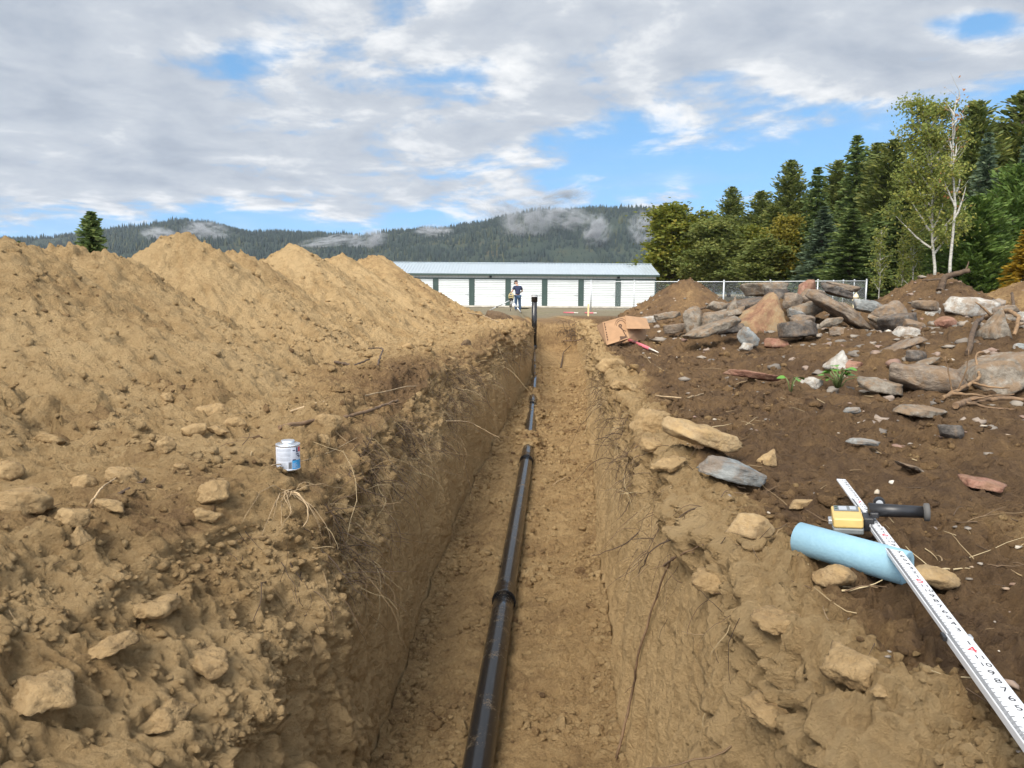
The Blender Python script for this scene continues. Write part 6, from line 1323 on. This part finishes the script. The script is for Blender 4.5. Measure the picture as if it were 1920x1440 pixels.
def arm(sh, el, wr, par):
    i = len(bv); bv.extend([(*sh, .062), (*el, .046), (*wr, .032)]); be.extend([(par, i), (i, i + 1), (i + 1, i + 2)])
    wv_ = Vector(wr); dv = (wv_ - Vector(el)).normalized(); sv = dv.cross(Vector((0, 0, 1))).normalized(); pm_ = wv_ + dv * .055
    j = len(bv); bv.append((*pm_, .030)); be.append((i + 2, j))
    for k, (off, ln_) in enumerate(((-.030, .060), (-.010, .075), (.010, .072), (.028, .058))):
        b0 = pm_ + sv * off + dv * .02; f1 = b0 + dv * ln_ * .5 + Vector((0, 0, -.012)); f2 = f1 + dv * ln_ * .35 + Vector((0, 0, -.028)); q_ = len(bv); bv.extend([(*b0, .010), (*f1, .009), (*f2, .008)]); be.extend([(j, q_), (q_, q_ + 1), (q_ + 1, q_ + 2)])
    t0 = wv_ + dv * .025 - sv * .035; t1 = t0 + dv * .035 - sv * .012; q_ = len(bv); bv.extend([(*t0, .011), (*t1, .009)]); be.extend([(j, q_), (q_, q_ + 1)])
arm((-.20, .03, 1.44), (-.34, .05, 1.17), (-.40, .20, 1.02), 2); arm((.20, .03, 1.44), (.33, .10, 1.19), (.16, .32, 1.10), 2)
skin('body', bv, be, M_SKINC)
skin('shirt', [(0, 0, .98, .165), (0, .0, 1.08, .155), (0, .01, 1.22, .165), (0, .035, 1.38, .165), (0, .07, 1.49, .09), (-.185, .03, 1.44, .092), (-.29, .045, 1.27, .078), (.185, .03, 1.44, .092), (.285, .075, 1.28, .078)], [(0, 1), (1, 2), (2, 3), (3, 4), (3, 5), (5, 6), (3, 7), (7, 8)], M_SHIRT)
skin('jeans', [(0, 0, .97, .15), (-.10, 0, .88, .115), (-.11, .03, .50, .085), (-.12, -.02, .10, .075), (.10, 0, .88, .115), (.13, .02, .50, .085), (.15, -.03, .10, .075)], [(0, 1), (1, 2), (2, 3), (0, 4), (4, 5), (5, 6)], M_JEAN)
for sx_ in (-.12, .15): skin('boot', [(sx_, -.04, .10, .056), (sx_, -.03, .045, .048), (sx_ + (.02 if sx_ > 0 else -.02), .14, .035, .040)], [(0, 1), (1, 2)], M_BOOT)
cp = MB(); cp.lathe([(.112, 0), (.114, .03), (.098, .075), (.055, .105), (.001, .115)], 20); cp.slab([(-.08, .09, .0), (.08, .09, .0), (.07, .20, -.02), (-.07, .20, -.02)], (0, 0, 1), .012); co = cp.build('cap', M_CAP, o, True); co.location = (-.05, .18, 1.735); co.rotation_euler = (R(-28), R(-8), R(20))
skin('hair', [(-.035, .115, 1.70, .07), (-.03, .10, 1.64, .05)], [(0, 1)], M_HAIR)
fm = MB()                                                            # face: nose, eyes, mouth, ears on the far side
fm.tube([(-.075, .262, 1.70), (-.082, .283, 1.672), (-.078, .270, 1.664)], [.010, .016, .012], 8); 
for sx_ in (-1, 1): fm.tube([(-.045 + sx_ * .094, .165, 1.715), (-.045 + sx_ * .103, .16, 1.685), (-.045 + sx_ * .094, .165, 1.660)], [.014, .018, .010], 8)
fm.build('nose_and_ears', M_SKINC, o, True)
em = MB()
for sx_ in (-.035, .03): em.lathe([(.001, -.010), (.011, 0), (.001, .010)], 10, (-.072 + sx_, .262, 1.708))
em.tube([(-.105, .255, 1.636), (-.078, .262, 1.632), (-.052, .257, 1.636)], .006, 6); em.build('eyes_and_mouth', M_HAIR, o, True)
# ================================================================ AIR
M_AIR, t, bs = mat_new('haze'); t.n.remove(bs); vol = t.node('ShaderNodeVolumePrincipled', inp={'Color': (.80, .88, 1.0, 1), 'Density': 0.00006, 'Anisotropy': 0.0})
t.l.new(vol.outputs[0], [n for n in t.n if n.type == 'OUTPUT_MATERIAL'][0].inputs[1])
hz = MB().box((0, 2700, 190), (11200, 5600, 400)).build('haze', M_AIR, kind='stuff')
